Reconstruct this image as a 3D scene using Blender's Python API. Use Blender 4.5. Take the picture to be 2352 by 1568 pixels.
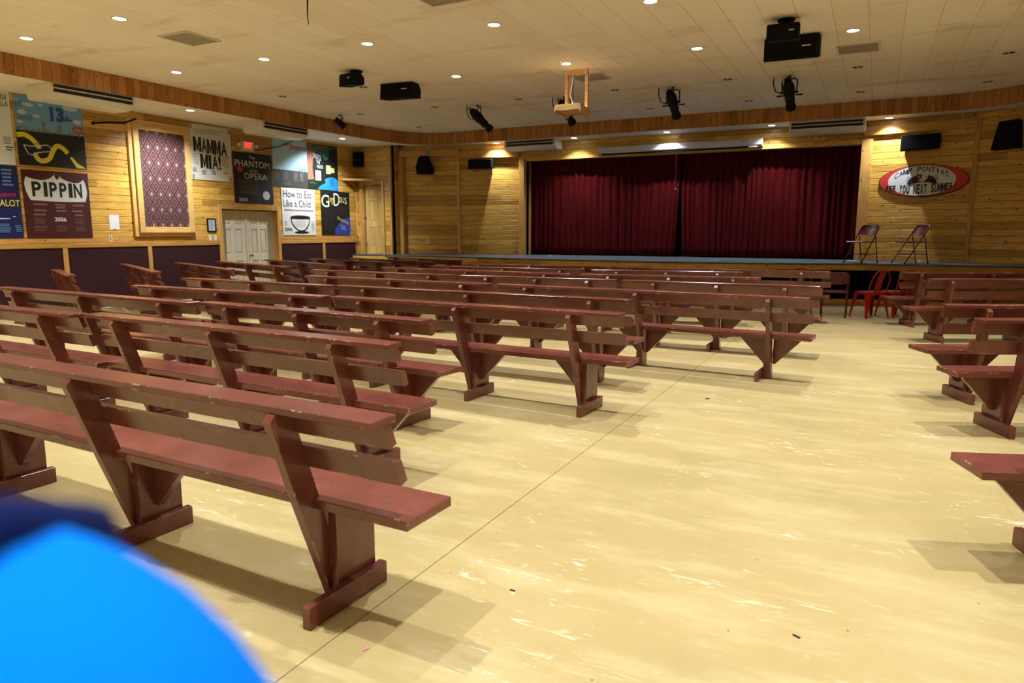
import bpy, bmesh, math, random
from mathutils import Vector, Matrix
R = math.radians
rnd = random.Random(7)
S = bpy.context.scene
COL = S.collection
for o in list(bpy.data.objects):
    bpy.data.objects.remove(o)

# ------------------------------------------------------------------ camera, light, exposure
W, HGT, FPX, CAMZ = 2352., 1568., 1624., 1.50
PITCH = math.atan(252 / 1624.)
YAW = math.atan(841 / math.hypot(1624, 252))
cam_d = bpy.data.cameras.new('camera'); cam = bpy.data.objects.new('camera', cam_d); COL.objects.link(cam)
cam_d.sensor_width = 36; cam_d.lens = FPX / W * 36
cam_d.clip_start = 0.02; cam_d.clip_end = 200
cam.location = (0, 0, CAMZ); cam.rotation_euler = (R(90) - PITCH, 0, YAW)
cam_d.dof.use_dof = True; cam_d.dof.focus_distance = 4.8; cam_d.dof.aperture_fstop = 3.0
S.camera = cam
S.view_settings.view_transform = 'Standard'; S.view_settings.look = 'None'
S.view_settings.gamma = 1.0; S.view_settings.use_curve_mapping = False
S.view_settings.exposure = 0.62
wd = bpy.data.worlds.new('world'); S.world = wd; wd.use_nodes = True
wd.node_tree.nodes['Background'].inputs[0].default_value = (0.02, 0.02, 0.022, 1)
wd.node_tree.nodes['Background'].inputs[1].default_value = 0.3
SPOT_W = 340.0          # each lit can in the main ceiling
SOFFIT_W = 150.0         # each lit can in the lower soffit
LAMP_COL = (0.95, 0.97, 1.0)

# survey of the room: a sight line through a picture point, met with a known plane
_fw = Vector((-math.sin(YAW) * math.cos(PITCH), math.cos(YAW) * math.cos(PITCH), -math.sin(PITCH)))
_rt = Vector((math.cos(YAW), math.sin(YAW), 0)); _up = _rt.cross(_fw)
CAM = Vector((0, 0, CAMZ))
def ray(x, y): return _fw * FPX + _rt * (x - W / 2) - _up * (y - HGT / 2)
def onZ(x, y, z): d = ray(x, y); return CAM + d * ((z - CAMZ) / d.z)
def onX(x, y, v): d = ray(x, y); return CAM + d * (v / d.x)
def onY(x, y, v): d = ray(x, y); return CAM + d * (v / d.y)
def onP(x, y, p, n): d = ray(x, y); n = Vector(n); return CAM + d * ((Vector(p) - CAM).dot(n) / d.dot(n))

# room dimensions (metres)
XW, XR = -13.8, 4.6            # side walls
YB = -7.0                      # rear wall
ZU, ZC = 3.93, 4.24            # soffit underside, main ceiling
XB = -12.22                    # left face of the dropped soffit
ZS = 0.85                      # stage floor
YH = 18.2                      # proscenium wall

# ------------------------------------------------------------------ material helpers
def srgb(h):
    h = h.lstrip('#'); v = [int(h[i:i + 2], 16) / 255 for i in (0, 2, 4)]
    return tuple(((c + .055) / 1.055) ** 2.4 if c > .04045 else c / 12.92 for c in v) + (1,)
MATS = {}
def new_mat(name):
    m = bpy.data.materials.new(name); m.use_nodes = True
    nt = m.node_tree; b = nt.nodes['Principled BSDF']; MATS[name] = m
    return m, nt, b
def N(nt, t, **kw):
    n = nt.nodes.new(t)
    for k, v in kw.items():
        if k.startswith('i_'):
            key = k[2:]; key = int(key) if key.isdigit() else key.replace('_', ' ')
            n.inputs[key].default_value = v
        else: setattr(n, k, v)
    return n
def L(nt, a, b): nt.links.new(a, b)
def ramp(nt, fac, stops, interp='LINEAR'):
    r = nt.nodes.new('ShaderNodeValToRGB'); r.color_ramp.interpolation = interp
    els = r.color_ramp.elements
    while len(els) < len(stops): els.new(0.5)
    for e, (p, c) in zip(els, stops): e.position = p; e.color = c if len(c) == 4 else tuple(c) + (1,)
    L(nt, fac, r.inputs[0]); return r.outputs[0]
def mixc(nt, fac, a, b, mode='MIX'):
    n = nt.nodes.new('ShaderNodeMix'); n.data_type = 'RGBA'; n.blend_type = mode
    for sock, v in ((n.inputs[0], fac), (n.inputs[6], a), (n.inputs[7], b)):
        if hasattr(v, 'is_linked'): L(nt, v, sock)
        else: sock.default_value = v
    return n.outputs[2]
def math_n(nt, op, a, b=None):
    n = nt.nodes.new('ShaderNodeMath'); n.operation = op
    for i, v in enumerate((a, b)):
        if v is None: continue
        if hasattr(v, 'is_linked'): L(nt, v, n.inputs[i])
        else: n.inputs[i].default_value = v
    return n.outputs[0]
def plain(name, hexc, rough=.5, metal=0., spec=.5, noise=0., nscale=8., emit=0., sheen=0.):
    m, nt, b = new_mat(name)
    col = srgb(hexc) if isinstance(hexc, str) else tuple(hexc) + (1,)
    b.inputs['Base Color'].default_value = col
    b.inputs['Roughness'].default_value = rough; b.inputs['Metallic'].default_value = metal
    b.inputs['Specular IOR Level'].default_value = spec
    if sheen: b.inputs['Sheen Weight'].default_value = sheen
    if noise:
        tc = N(nt, 'ShaderNodeTexCoord'); nz = N(nt, 'ShaderNodeTexNoise', i_Scale=nscale, i_Detail=5.)
        L(nt, tc.outputs['Object'], nz.inputs['Vector'])
        dk = tuple(c * (1 - noise) for c in col[:3]) + (1,); lt = tuple(min(1, c * (1 + noise)) for c in col[:3]) + (1,)
        L(nt, ramp(nt, nz.outputs[0], [(.3, dk), (.7, lt)]), b.inputs['Base Color'])
    if emit:
        b.inputs['Emission Color'].default_value = col; b.inputs['Emission Strength'].default_value = emit
    return m
def pine(name, axis='x', light='#e0b75c', dark='#ab7b2c', knot='#2a1204', rough=.33, vary=.7, knots=.66):
    """knotty varnished pine; grain runs along the given local axis, each board has its own tone"""
    m, nt, b = new_mat(name)
    tc = N(nt, 'ShaderNodeTexCoord'); oi = N(nt, 'ShaderNodeObjectInfo')
    off = N(nt, 'ShaderNodeVectorMath', operation='SCALE'); off.inputs[0].default_value = (31., 17., 23.)
    L(nt, oi.outputs['Random'], off.inputs['Scale'])
    add = N(nt, 'ShaderNodeVectorMath', operation='ADD')
    L(nt, tc.outputs['Object'], add.inputs[0]); L(nt, off.outputs[0], add.inputs[1])
    sc = {'x': (1.3, 14., 14.), 'z': (14., 14., 1.3), 'y': (14., 1.3, 14.)}[axis]
    mp = N(nt, 'ShaderNodeMapping'); mp.inputs['Scale'].default_value = sc; L(nt, add.outputs[0], mp.inputs[0])
    nz = N(nt, 'ShaderNodeTexNoise', i_Scale=2.2, i_Detail=6., i_Roughness=.6, i_Distortion=.6); L(nt, mp.outputs[0], nz.inputs['Vector'])
    grain = ramp(nt, nz.outputs[0], [(.25, srgb(dark)), (.62, srgb(light))])
    tone = ramp(nt, oi.outputs['Random'], [(0., (1 - vary * .62, 1 - vary * .72, 1 - vary * .8)), (.5, (1, 1, 1)), (1., (1.12, 1.12, 1.1))])
    c1 = mixc(nt, .9, grain, tone, 'MULTIPLY')
    sx = N(nt, 'ShaderNodeSeparateXYZ'); L(nt, add.outputs[0], sx.inputs[0]); cx = N(nt, 'ShaderNodeCombineXYZ')
    L(nt, sx.outputs[{'x': 0, 'z': 2, 'y': 1}[axis]], cx.inputs[0]); L(nt, sx.outputs[{'x': 2, 'z': 0, 'y': 0}[axis]], cx.inputs[1])
    mk = N(nt, 'ShaderNodeMapping'); mk.inputs['Scale'].default_value = (3.2, 5.2, 1); L(nt, cx.outputs[0], mk.inputs[0])
    vo = N(nt, 'ShaderNodeTexVoronoi', i_Scale=1., voronoi_dimensions='2D'); L(nt, mk.outputs[0], vo.inputs['Vector'])
    sep = N(nt, 'ShaderNodeSeparateColor'); L(nt, vo.outputs['Color'], sep.inputs[0])
    has = math_n(nt, 'LESS_THAN', sep.outputs[0], knots)
    rad = math_n(nt, 'MULTIPLY_ADD', sep.outputs[1], .075); nt.nodes[-1].inputs[2].default_value = .028
    near = math_n(nt, 'SUBTRACT', 1., math_n(nt, 'DIVIDE', vo.outputs['Distance'], rad))
    ring = ramp(nt, near, [(0., (0, 0, 0)), (.35, (.75, .75, .75)), (.7, (1, 1, 1))])
    kf = math_n(nt, 'MULTIPLY', ring, has)
    c2 = mixc(nt, kf, c1, srgb(knot))
    L(nt, c2, b.inputs['Base Color']); b.inputs['Roughness'].default_value = rough
    return m

pine('pine_board', 'x'); pine('pine_upright', 'z')
pine('pine_band', 'z', light='#c08640', dark='#8f5a22', vary=.55)
pine('pine_frame', 'x', light='#e2bd76', dark='#c4954a', vary=.1, knots=.25)
pine('pine_trim', 'z', light='#d8ac62', dark='#b28342', vary=.25, knots=.2)
pine('pine_trim_x', 'x', light='#d2a357', dark='#a87436', vary=.3, knots=.35)
pine('pine_door', 'z', light='#dcbf78', dark='#bb9650', vary=.12, knots=.15)
pine('shelf_wood', 'x', light='#c9a66f', dark='#97703c', vary=.1, knots=.2)

def bench_paint():
    m, nt, b = new_mat('bench_paint')
    tc = N(nt, 'ShaderNodeTexCoord'); oi = N(nt, 'ShaderNodeObjectInfo')
    add = N(nt, 'ShaderNodeVectorMath', operation='ADD'); L(nt, tc.outputs['Object'], add.inputs[0]); L(nt, oi.outputs['Random'], add.inputs[1])
    nz = N(nt, 'ShaderNodeTexNoise', i_Scale=3.5, i_Detail=8., i_Roughness=.65); L(nt, add.outputs[0], nz.inputs['Vector'])
    base = ramp(nt, nz.outputs[0], [(.28, srgb('#5b2c22')), (.55, srgb('#6f382e')), (.78, srgb('#82473d'))])
    sm = N(nt, 'ShaderNodeMapping'); sm.inputs['Scale'].default_value = (5., 30., 30.); L(nt, add.outputs[0], sm.inputs[0])
    n2 = N(nt, 'ShaderNodeTexNoise', i_Scale=3., i_Detail=7., i_Roughness=.7, i_Distortion=1.2); L(nt, sm.outputs[0], n2.inputs['Vector'])
    scr = ramp(nt, n2.outputs[0], [(.70, (0, 0, 0)), (.76, (1, 1, 1))])
    c1 = mixc(nt, math_n(nt, 'MULTIPLY', scr, .55), base, srgb('#a87263'))
    # worn arrises: the edge finder shows bare pale wood where the noise lets it
    bv = N(nt, 'ShaderNodeBevel', samples=2, i_Radius=.011); ge = N(nt, 'ShaderNodeNewGeometry')
    dt = N(nt, 'ShaderNodeVectorMath', operation='DOT_PRODUCT'); L(nt, bv.outputs[0], dt.inputs[0]); L(nt, ge.outputs['Normal'], dt.inputs[1])
    edge = math_n(nt, 'LESS_THAN', dt.outputs['Value'], .985)
    n3 = N(nt, 'ShaderNodeTexNoise', i_Scale=9., i_Detail=9., i_Roughness=.75); L(nt, add.outputs[0], n3.inputs['Vector'])
    chip = math_n(nt, 'MULTIPLY', edge, ramp(nt, n3.outputs[0], [(.56, (0, 0, 0)), (.60, (1, 1, 1))]))
    c2 = mixc(nt, chip, c1, srgb('#c9a987'))
    L(nt, c2, b.inputs['Base Color']); b.inputs['Roughness'].default_value = .25
    b.inputs['Specular IOR Level'].default_value = .75
bench_paint()

def floor_paint():
    m, nt, b = new_mat('floor_paint')
    ge = N(nt, 'ShaderNodeNewGeometry'); P = ge.outputs['Position']
    n1 = N(nt, 'ShaderNodeTexNoise', i_Scale=.5, i_Detail=5., i_Roughness=.6); L(nt, P, n1.inputs['Vector'])
    base = ramp(nt, n1.outputs[0], [(.3, srgb('#998859')), (.5, srgb('#a69361')), (.72, srgb('#af9e70'))])
    # rubbed, paler bands
    w = N(nt, 'ShaderNodeMapping'); w.inputs['Scale'].default_value = (.6, 2.2, 1); w.inputs['Rotation'].default_value = (0, 0, R(-4)); L(nt, P, w.inputs[0])
    n2 = N(nt, 'ShaderNodeTexNoise', i_Scale=1.6, i_Detail=8., i_Roughness=.7); L(nt, w.outputs[0], n2.inputs['Vector'])
    c1 = mixc(nt, math_n(nt, 'MULTIPLY', ramp(nt, n2.outputs[0], [(.48, (0, 0, 0)), (.72, (1, 1, 1))]), .35), base, srgb('#d6caa2'))
    # scuffs: pale streaks in clusters
    n3 = N(nt, 'ShaderNodeTexNoise', i_Scale=1.3, i_Detail=3.); L(nt, P, n3.inputs['Vector'])
    clus = ramp(nt, n3.outputs[0], [(.48, (0, 0, 0)), (.66, (1, 1, 1))])
    tot = None
    for rot, sc, thr in ((-8, (2.6, 20., 1), .64), (58, (4., 24., 1), .63), (-38, (5., 17., 1), .62), (20, (7., 9., 1), .64)):
        mp = N(nt, 'ShaderNodeMapping'); mp.inputs['Scale'].default_value = sc; mp.inputs['Rotation'].default_value = (0, 0, R(rot)); L(nt, P, mp.inputs[0])
        nn = N(nt, 'ShaderNodeTexNoise', i_Scale=1., i_Detail=7., i_Roughness=.62, i_Distortion=.9); L(nt, mp.outputs[0], nn.inputs['Vector'])
        s = ramp(nt, nn.outputs[0], [(thr, (0, 0, 0)), (thr + .05, (1, 1, 1))])
        tot = s if tot is None else math_n(nt, 'MAXIMUM', tot, s)
    c2 = mixc(nt, math_n(nt, 'MULTIPLY', math_n(nt, 'MULTIPLY', tot, clus), .8), c1, srgb('#e9e4cc'))
    vo = N(nt, 'ShaderNodeTexVoronoi', i_Scale=2.4, voronoi_dimensions='2D'); L(nt, P, vo.inputs['Vector'])
    sp = N(nt, 'ShaderNodeSeparateColor'); L(nt, vo.outputs['Color'], sp.inputs[0])
    dot = math_n(nt, 'MULTIPLY', math_n(nt, 'LESS_THAN', vo.outputs['Distance'], .012), math_n(nt, 'LESS_THAN', sp.outputs[0], .3))
    c3 = mixc(nt, math_n(nt, 'MULTIPLY', dot, .7), c2, srgb('#453a26'))
    L(nt, c3, b.inputs['Base Color']); b.inputs['Roughness'].default_value = .42
    b.inputs['Specular IOR Level'].default_value = .4
floor_paint()

def ceiling_paint():
    m, nt, b = new_mat('ceiling_paint')
    ge = N(nt, 'ShaderNodeNewGeometry'); P = ge.outputs['Position']; oi = N(nt, 'ShaderNodeObjectInfo')
    tone = ramp(nt, oi.outputs['Random'], [(0, srgb('#f1e8d3')), (1, srgb('#f7f0df'))])
    mp = N(nt, 'ShaderNodeMapping'); mp.inputs['Scale'].default_value = (.45, 1.5, 1); L(nt, P, mp.inputs[0])
    n1 = N(nt, 'ShaderNodeTexNoise', i_Scale=1.1, i_Detail=7., i_Roughness=.62); L(nt, mp.outputs[0], n1.inputs['Vector'])
    c1 = mixc(nt, math_n(nt, 'MULTIPLY', ramp(nt, n1.outputs[0], [(.56, (0, 0, 0)), (.74, (1, 1, 1))]), .5), tone, srgb('#a89468'))
    n2 = N(nt, 'ShaderNodeTexNoise', i_Scale=.7, i_Detail=3.); L(nt, P, n2.inputs['Vector'])
    n3 = N(nt, 'ShaderNodeTexNoise', i_Scale=16., i_Detail=6., i_Roughness=.7); L(nt, P, n3.inputs['Vector'])
    sp = math_n(nt, 'MULTIPLY', ramp(nt, n2.outputs[0], [(.55, (0, 0, 0)), (.66, (1, 1, 1))]), ramp(nt, n3.outputs[0], [(.68, (0, 0, 0)), (.74, (1, 1, 1))]))
    c2 = mixc(nt, math_n(nt, 'MULTIPLY', sp, .6), c1, srgb('#4a3c22'))
    L(nt, c2, b.inputs['Base Color']); b.inputs['Roughness'].default_value = .75
ceiling_paint()

def carpet_panel():
    m, nt, b = new_mat('wainscot_fabric')
    tc = N(nt, 'ShaderNodeTexCoord'); n1 = N(nt, 'ShaderNodeTexNoise', i_Scale=130., i_Detail=4.); L(nt, tc.outputs['Object'], n1.inputs['Vector'])
    L(nt, ramp(nt, n1.outputs[0], [(.3, srgb('#2c1c1e')), (.7, srgb('#43292c'))]), b.inputs['Base Color'])
    b.inputs['Roughness'].default_value = .95; b.inputs['Specular IOR Level'].default_value = .1
carpet_panel()

def damask():
    """brocade cloth: rows of diamonds, alternate ones with a pale centre"""
    m, nt, b = new_mat('damask_cloth')
    tc = N(nt, 'ShaderNodeTexCoord'); sx = N(nt, 'ShaderNodeSeparateXYZ'); L(nt, tc.outputs['Object'], sx.inputs[0])
    def cell(v, k, o=0.):
        t = math_n(nt, 'ADD', math_n(nt, 'MULTIPLY', v, k), o); f = math_n(nt, 'FRACT', t)
        return math_n(nt, 'ABSOLUTE', math_n(nt, 'SUBTRACT', f, .5))
    d1 = math_n(nt, 'ADD', cell(sx.outputs[0], 4.6), cell(sx.outputs[1], 3.1))
    d2 = math_n(nt, 'ADD', cell(sx.outputs[0], 4.6, .5), cell(sx.outputs[1], 3.1, .5))
    base = ramp(nt, d1, [(0, srgb('#cdb6a6')), (.14, srgb('#c3a898')), (.18, srgb('#4a2026')), (.27, srgb('#5a2a30')), (.33, srgb('#a5837c')), (.40, srgb('#5e3034'))], 'LINEAR')
    c2 = ramp(nt, d2, [(0, srgb('#8c5f5c')), (.10, srgb('#8c5f5c')), (.15, srgb('#4a2026')), (.26, srgb('#54262c')), (.33, srgb('#a5837c')), (.40, srgb('#5e3034'))])
    sel = math_n(nt, 'LESS_THAN', d1, d2)
    nz = N(nt, 'ShaderNodeTexNoise', i_Scale=60., i_Detail=4.); L(nt, tc.outputs['Object'], nz.inputs['Vector'])
    c = mixc(nt, sel, c2, base); c = mixc(nt, 1., c, ramp(nt, nz.outputs[0], [(.3, (.42, .42, .42)), (.7, (.68, .68, .68))]), 'MULTIPLY')
    L(nt, c, b.inputs['Base Color']); b.inputs['Roughness'].default_value = .8
damask()

def stage_paint():
    m, nt, b = new_mat('stage_floor_paint')
    ge = N(nt, 'ShaderNodeNewGeometry'); mp = N(nt, 'ShaderNodeMapping'); mp.inputs['Scale'].default_value = (1., 4., 1); L(nt, ge.outputs['Position'], mp.inputs[0])
    n1 = N(nt, 'ShaderNodeTexNoise', i_Scale=3., i_Detail=8., i_Roughness=.7); L(nt, mp.outputs[0], n1.inputs['Vector'])
    L(nt, ramp(nt, n1.outputs[0], [(.35, srgb('#35404a')), (.6, srgb('#56646e')), (.75, srgb('#8b979c'))]), b.inputs['Base Color'])
    b.inputs['Roughness'].default_value = .5
stage_paint()

def velvet():
    m, nt, b = new_mat('red_velvet')
    tc = N(nt, 'ShaderNodeTexCoord'); n1 = N(nt, 'ShaderNodeTexNoise', i_Scale=9., i_Detail=5.)
    mp = N(nt, 'ShaderNodeMapping'); mp.inputs['Scale'].default_value = (2., 2., .25); L(nt, tc.outputs['Object'], mp.inputs[0]); L(nt, mp.outputs[0], n1.inputs['Vector'])
    L(nt, ramp(nt, n1.outputs[0], [(.3, srgb('#3d0206')), (.7, srgb('#57060b'))]), b.inputs['Base Color'])
    b.inputs['Roughness'].default_value = .9; b.inputs['Specular IOR Level'].default_value = .15
    b.inputs['Sheen Weight'].default_value = .08; b.inputs['Sheen Tint'].default_value = srgb('#d0343c'); b.inputs['Sheen Roughness'].default_value = .4
velvet()

plain('white_plastic', '#d8d6cc', .4, noise=.04); plain('dark_grille', '#0b0b0c', .5); plain('slat_white', '#c9c6ba', .4)
plain('black_matte', '#060607', .7, spec=.2, noise=.2); plain('black_metal', '#050506', .6, spec=.25, noise=.25, nscale=20); plain('black_cloth', '#060507', .95, spec=.1)
plain('grille_black', '#07080a', .8, spec=.2, noise=.3, nscale=90); plain('logo_white', '#cfcfcf', .5)
plain('door_white', '#cfc9b6', .5, noise=.05, nscale=3); plain('chrome', '#8d8d90', .25, 1.)
plain('brass', '#b98d3c', .3, 1.); plain('plate_ivory', '#ddd7bd', .45); plain('socket_dark', '#3a372e', .6)
plain('paper', '#e6e8ea', .8); plain('vent_grey', '#a39c88', .6, noise=.1, nscale=40); plain('vent_white', '#d8d0ba', .6)
plain('lamp_lens', '#f1f4ff', .3, emit=14.); plain('trim_ring', '#cfc8b6', .4); plain('can_shade', '#0c0a07', 1., spec=0.); plain('bulb_pearl', '#e8e2d0', .25)
plain('chair_red', '#9c1210', .32, noise=.06); plain('folding_red', '#5e1216', .35, noise=.08); plain('folding_brown', '#2f1417', .4); plain('rubber', '#161414', .8)
plain('exit_red', '#ff3a28', .4, emit=1.3); plain('exit_white', '#d6cfc2', .45)
plain('cable_black', '#111111', .5); plain('cable_white', '#cfd2d6', .5); plain('teal_tape', '#3fa39b', .5)
plain('plaster_dark', '#1b1512', .9); plain('underside_white', '#e6e1d3', .75, noise=.05, nscale=2)
plain('stage_dark', '#0a0908', .9); plain('screen_white', '#c9ced2', .4); plain('debris_dark', '#2b261d', .8); plain('pink', '#e08aa5', .6)
# poster paints
for nm, hx in dict(p_white='#d6dcda', p_cream='#d0cfc0', p_black='#0d1114', p_maroon='#43100f', p_navy='#0c1650', p_sky='#6b9ccb', p_cloud='#b6c8d8', p_night='#0a1512', p_yellow='#d9cc2c',
                   p_blue='#1d4fa0', p_grey='#6c7885', p_ltblue='#a6d3e4', p_green='#1f6a35', p_teal='#1c6b5f', p_brown='#8a5a45', p_pond='#1f7fc0', p_lime='#c8cc86', p_red='#b8262a',
                   p_ink='#12100f', p_darkgrey='#33322f', p_royal='#173f9a', p_gold='#bfa24a', p_chalk='#c9ced2', p_faint='#80625a', p_inkgrey='#767a78', p_bluegrey='#5f86b4', p_orange='#c9502e', sign_red='#c93a28',
                   sign_white='#d9e3ea', sign_black='#15090b', sign_dkred='#6e1014').items():
    plain(nm, hx, .55)
plain('shirt_blue', '#007af0', .8, spec=.05, noise=.08, nscale=4); plain('navy_cloth', '#0a1c52', .85, spec=.1); plain('skin', '#c48d6c', .5); plain('hair_brown', '#2b1a10', .6); plain('jeans', '#24314a', .85, noise=.2, nscale=30); plain('shoe', '#1d1d1f', .6); plain('eye_dark', '#1a120c', .2)

# ------------------------------------------------------------------ mesh helpers
def link(o, parent=None):
    COL.objects.link(o)
    if parent is not None: o.parent = parent
    return o
def tag(o, label=None, cat=None, group=None, kind=None):
    if label: o['label'] = label
    if cat: o['category'] = cat
    if group: o['group'] = group
    if kind: o['kind'] = kind
    return o
def empty(name, loc, rot=(0, 0, 0), label=None, cat=None, group=None):
    o = bpy.data.objects.new(name, None); o.empty_display_size = .1
    o.location = loc; o.rotation_euler = rot; link(o); return tag(o, label, cat, group)
class MB:
    def __init__(self): self.v = []; self.f = []; self.m = []; self.mi = 0
    def add(self, vs, fs):
        n = len(self.v); self.v += [tuple(p) for p in vs]; self.f += [tuple(i + n for i in f) for f in fs]; self.m += [self.mi] * len(fs); return self
    def box(self, x0, x1, y0, y1, z0, z1):
        vs = [(x, y, z) for x in (x0, x1) for y in (y0, y1) for z in (z0, z1)]
        return self.add(vs, [(0, 1, 3, 2), (4, 6, 7, 5), (0, 4, 5, 1), (2, 3, 7, 6), (0, 2, 6, 4), (1, 5, 7, 3)])
    def prism(self, pts, a, b, plane='yz'):
        """closed outline pts (2-D) drawn out along the third axis from a to b"""
        def P(p, t):
            return {'yz': (t, p[0], p[1]), 'xz': (p[0], t, p[1]), 'xy': (p[0], p[1], t)}[plane]
        n = len(pts); vs = [P(p, a) for p in pts] + [P(p, b) for p in pts]
        area = sum(pts[i][0] * pts[(i + 1) % n][1] - pts[(i + 1) % n][0] * pts[i][1] for i in range(n))
        fs = [(i, (i + 1) % n, (i + 1) % n + n, i + n) for i in range(n)] + [tuple(range(n))[::-1], tuple(range(n, 2 * n))]
        flip = (area < 0) ^ (b < a) ^ (plane == 'xz')
        if flip: fs = [f[::-1] for f in fs]
        return self.add(vs, fs)
    def tube(self, path, r, seg=8, closed=False, cap=True):
        P = [Vector(p) for p in path]; n = len(P); rs = r if isinstance(r, (list, tuple)) else [r] * n
        rings = []; prev = None
        for i in range(n):
            if closed: t = P[(i + 1) % n] - P[i - 1]
            else: t = (P[min(i + 1, n - 1)] - P[max(i - 1, 0)])
            t.normalize()
            if prev is None:
                a = Vector((0, 0, 1)) if abs(t.z) < .9 else Vector((1, 0, 0)); u = t.cross(a).normalized()
            else:
                u = (prev - t * prev.dot(t)).normalized()
            prev = u; w = t.cross(u)
            rings.append([P[i] + (u * math.cos(2 * math.pi * k / seg) + w * math.sin(2 * math.pi * k / seg)) * rs[i] for k in range(seg)])
        vs = [p for rg in rings for p in rg]; fs = []
        m = n if closed else n - 1
        for i in range(m):
            j = (i + 1) % n
            for k in range(seg):
                fs.append((i * seg + k, i * seg + (k + 1) % seg, j * seg + (k + 1) % seg, j * seg + k))
        if cap and not closed: fs += [tuple(range(seg))[::-1], tuple(range((n - 1) * seg, n * seg))]
        return self.add(vs, fs)
    def lathe(self, prof, seg=20, axis=(0, 0, 1), at=(0, 0, 0), cap=True):
        """profile (radius, height) turned about an axis"""
        ax = Vector(axis).normalized(); q = Vector((0, 0, 1)).rotation_difference(ax).to_matrix(); A = Vector(at)
        vs = []; n = len(prof)
        for (r, h) in prof:
            for k in range(seg): vs.append(A + q @ Vector((r * math.cos(2 * math.pi * k / seg), r * math.sin(2 * math.pi * k / seg), h)))
        fs = []
        for i in range(n - 1):
            for k in range(seg): fs.append((i * seg + k, i * seg + (k + 1) % seg, (i + 1) * seg + (k + 1) % seg, (i + 1) * seg + k))
        if cap and prof[0][0] > 1e-6: fs.append(tuple(range(seg))[::-1])
        if cap and prof[-1][0] > 1e-6: fs.append(tuple(range((n - 1) * seg, n * seg)))
        return self.add(vs, fs)
    def poly(self, pts, z0, z1): return self.prism(pts, z0, z1, 'xy')
    def build(self, name, mat, parent=None, smooth=False, loc=None, rot=None, bevel=0):
        me = bpy.data.meshes.new(name); me.from_pydata(self.v, [], self.f)
        mats = mat if isinstance(mat, (list, tuple)) else [mat]
        for mm in mats: me.materials.append(MATS[mm])
        if len(mats) > 1: me.polygons.foreach_set('material_index', self.m)
        bm = bmesh.new(); bm.from_mesh(me); bmesh.ops.recalc_face_normals(bm, faces=bm.faces)
        if bevel: bmesh.ops.bevel(bm, geom=[e for e in bm.edges if e.calc_face_angle(0) > .5], offset=bevel, segments=1, affect='EDGES', profile=.5)
        bm.to_mesh(me); bm.free()
        if smooth:
            me.polygons.foreach_set('use_smooth', [True] * len(me.polygons))
            try: me.set_sharp_from_angle(angle=R(40))
            except Exception: pass
        me.update()
        o = bpy.data.objects.new(name, me); link(o, parent)
        if loc is not None: o.location = loc
        if rot is not None: o.rotation_euler = rot
        return o
def box(name, mat, x0, x1, y0, y1, z0, z1, parent=None, bevel=0): return MB().box(x0, x1, y0, y1, z0, z1).build(name, mat, parent, bevel=bevel)
def copy_tree(o, parent=None):
    c = o.copy(); COL.objects.link(c); c.parent = parent
    for ch in list(o.children): copy_tree(ch, c)
    return c
def ell(cx, cy, rx, ry, n=24, a0=0, a1=360): return [(cx + rx * math.cos(R(a0 + (a1 - a0) * i / n)), cy + ry * math.sin(R(a0 + (a1 - a0) * i / n))) for i in range(n + (0 if a1 - a0 == 360 else 1))]

# ------------------------------------------------------------------ the room
# floor: painted sheets; the one open seam in the aisle runs toward the stage
SEAM = onZ(1100, 1217, 0).x
fl = tag(MB().box(XW - .3, XR + .3, YB - .2, 17.5, -.2, -.02).build('floor', 'plaster_dark'), kind='structure')
cols = sorted([SEAM + 2.44 * k for k in range(-6, 4)])
cols = [XW - .2] + [c for c in cols if XW + .5 < c < XR - .5] + [XR + .2]
for i in range(len(cols) - 1):
    a, bx_ = cols[i], cols[i + 1]
    ga = .0022 if abs(a - SEAM) < .01 else .0004; gb = .0022 if abs(bx_ - SEAM) < .01 else .0004
    ys = [YB - .1] + [YB + 2.44 * (i % 2) + 4.88 * k for k in range(1, 5)] + [17.4]
    ys = [y for y in ys if y <= 17.4]
    for j in range(len(ys) - 1):
        MB().box(a + ga, bx_ - gb, ys[j] + .0004, ys[j + 1] - .0004, -.02, 0).build('floor_panel', 'floor_paint', fl)

def board(name, mat, p, ang, length, h, z, t, parent):
    """a chamfered board: runs from p along heading ang, its face to the right of that heading"""
    e = .008; g = .002
    prof = [(0, g), (-t + e, g), (-t, e + g), (-t, h - e - g), (-t + e, h - g), (0, h - g)]
    o = MB().prism(prof, g * .6, length - g * .6, 'yz').build(name, mat, parent)
    o.location = (p[0], p[1], z); o.rotation_euler = (0, 0, ang); return o
def boarded(parent, p0, p1, z0, z1, course=.142, t=.019, holes=(), mat='pine_board', lo=1.3, hi=3.4):
    """courses of boards from p0 to p1 with staggered butt joints, left out of the holes (s0, s1, z0, z1)"""
    d = Vector((p1[0] - p0[0], p1[1] - p0[1])); Ln = d.length; ang = math.atan2(d.y, d.x); d.normalize()
    n = max(1, round((z1 - z0) / course)); h = (z1 - z0) / n
    for k in range(n):
        za = z0 + k * h; cuts = []
        for (a, b_, c, e) in holes:
            if c < za + h * .6 and e > za + h * .4: cuts.append((a, b_))
        segs = [(0, Ln)]
        for (a, b_) in cuts:
            ns = []
            for (s, e) in segs:
                if a > s: ns.append((s, min(a, e)))
                if b_ < e: ns.append((max(b_, s), e))
            segs = [q for q in ns if q[1] - q[0] > .03]
        for (s, e) in segs:
            x = s
            while x < e - .01:
                ln = rnd.uniform(lo, hi) if x > s else rnd.uniform(lo * .4, hi)
                if e - x - ln < .5: ln = e - x
                board('board', mat, (p0[0] + d.x * x, p0[1] + d.y * x), ang, ln, h, za, t, parent); x += ln

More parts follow.
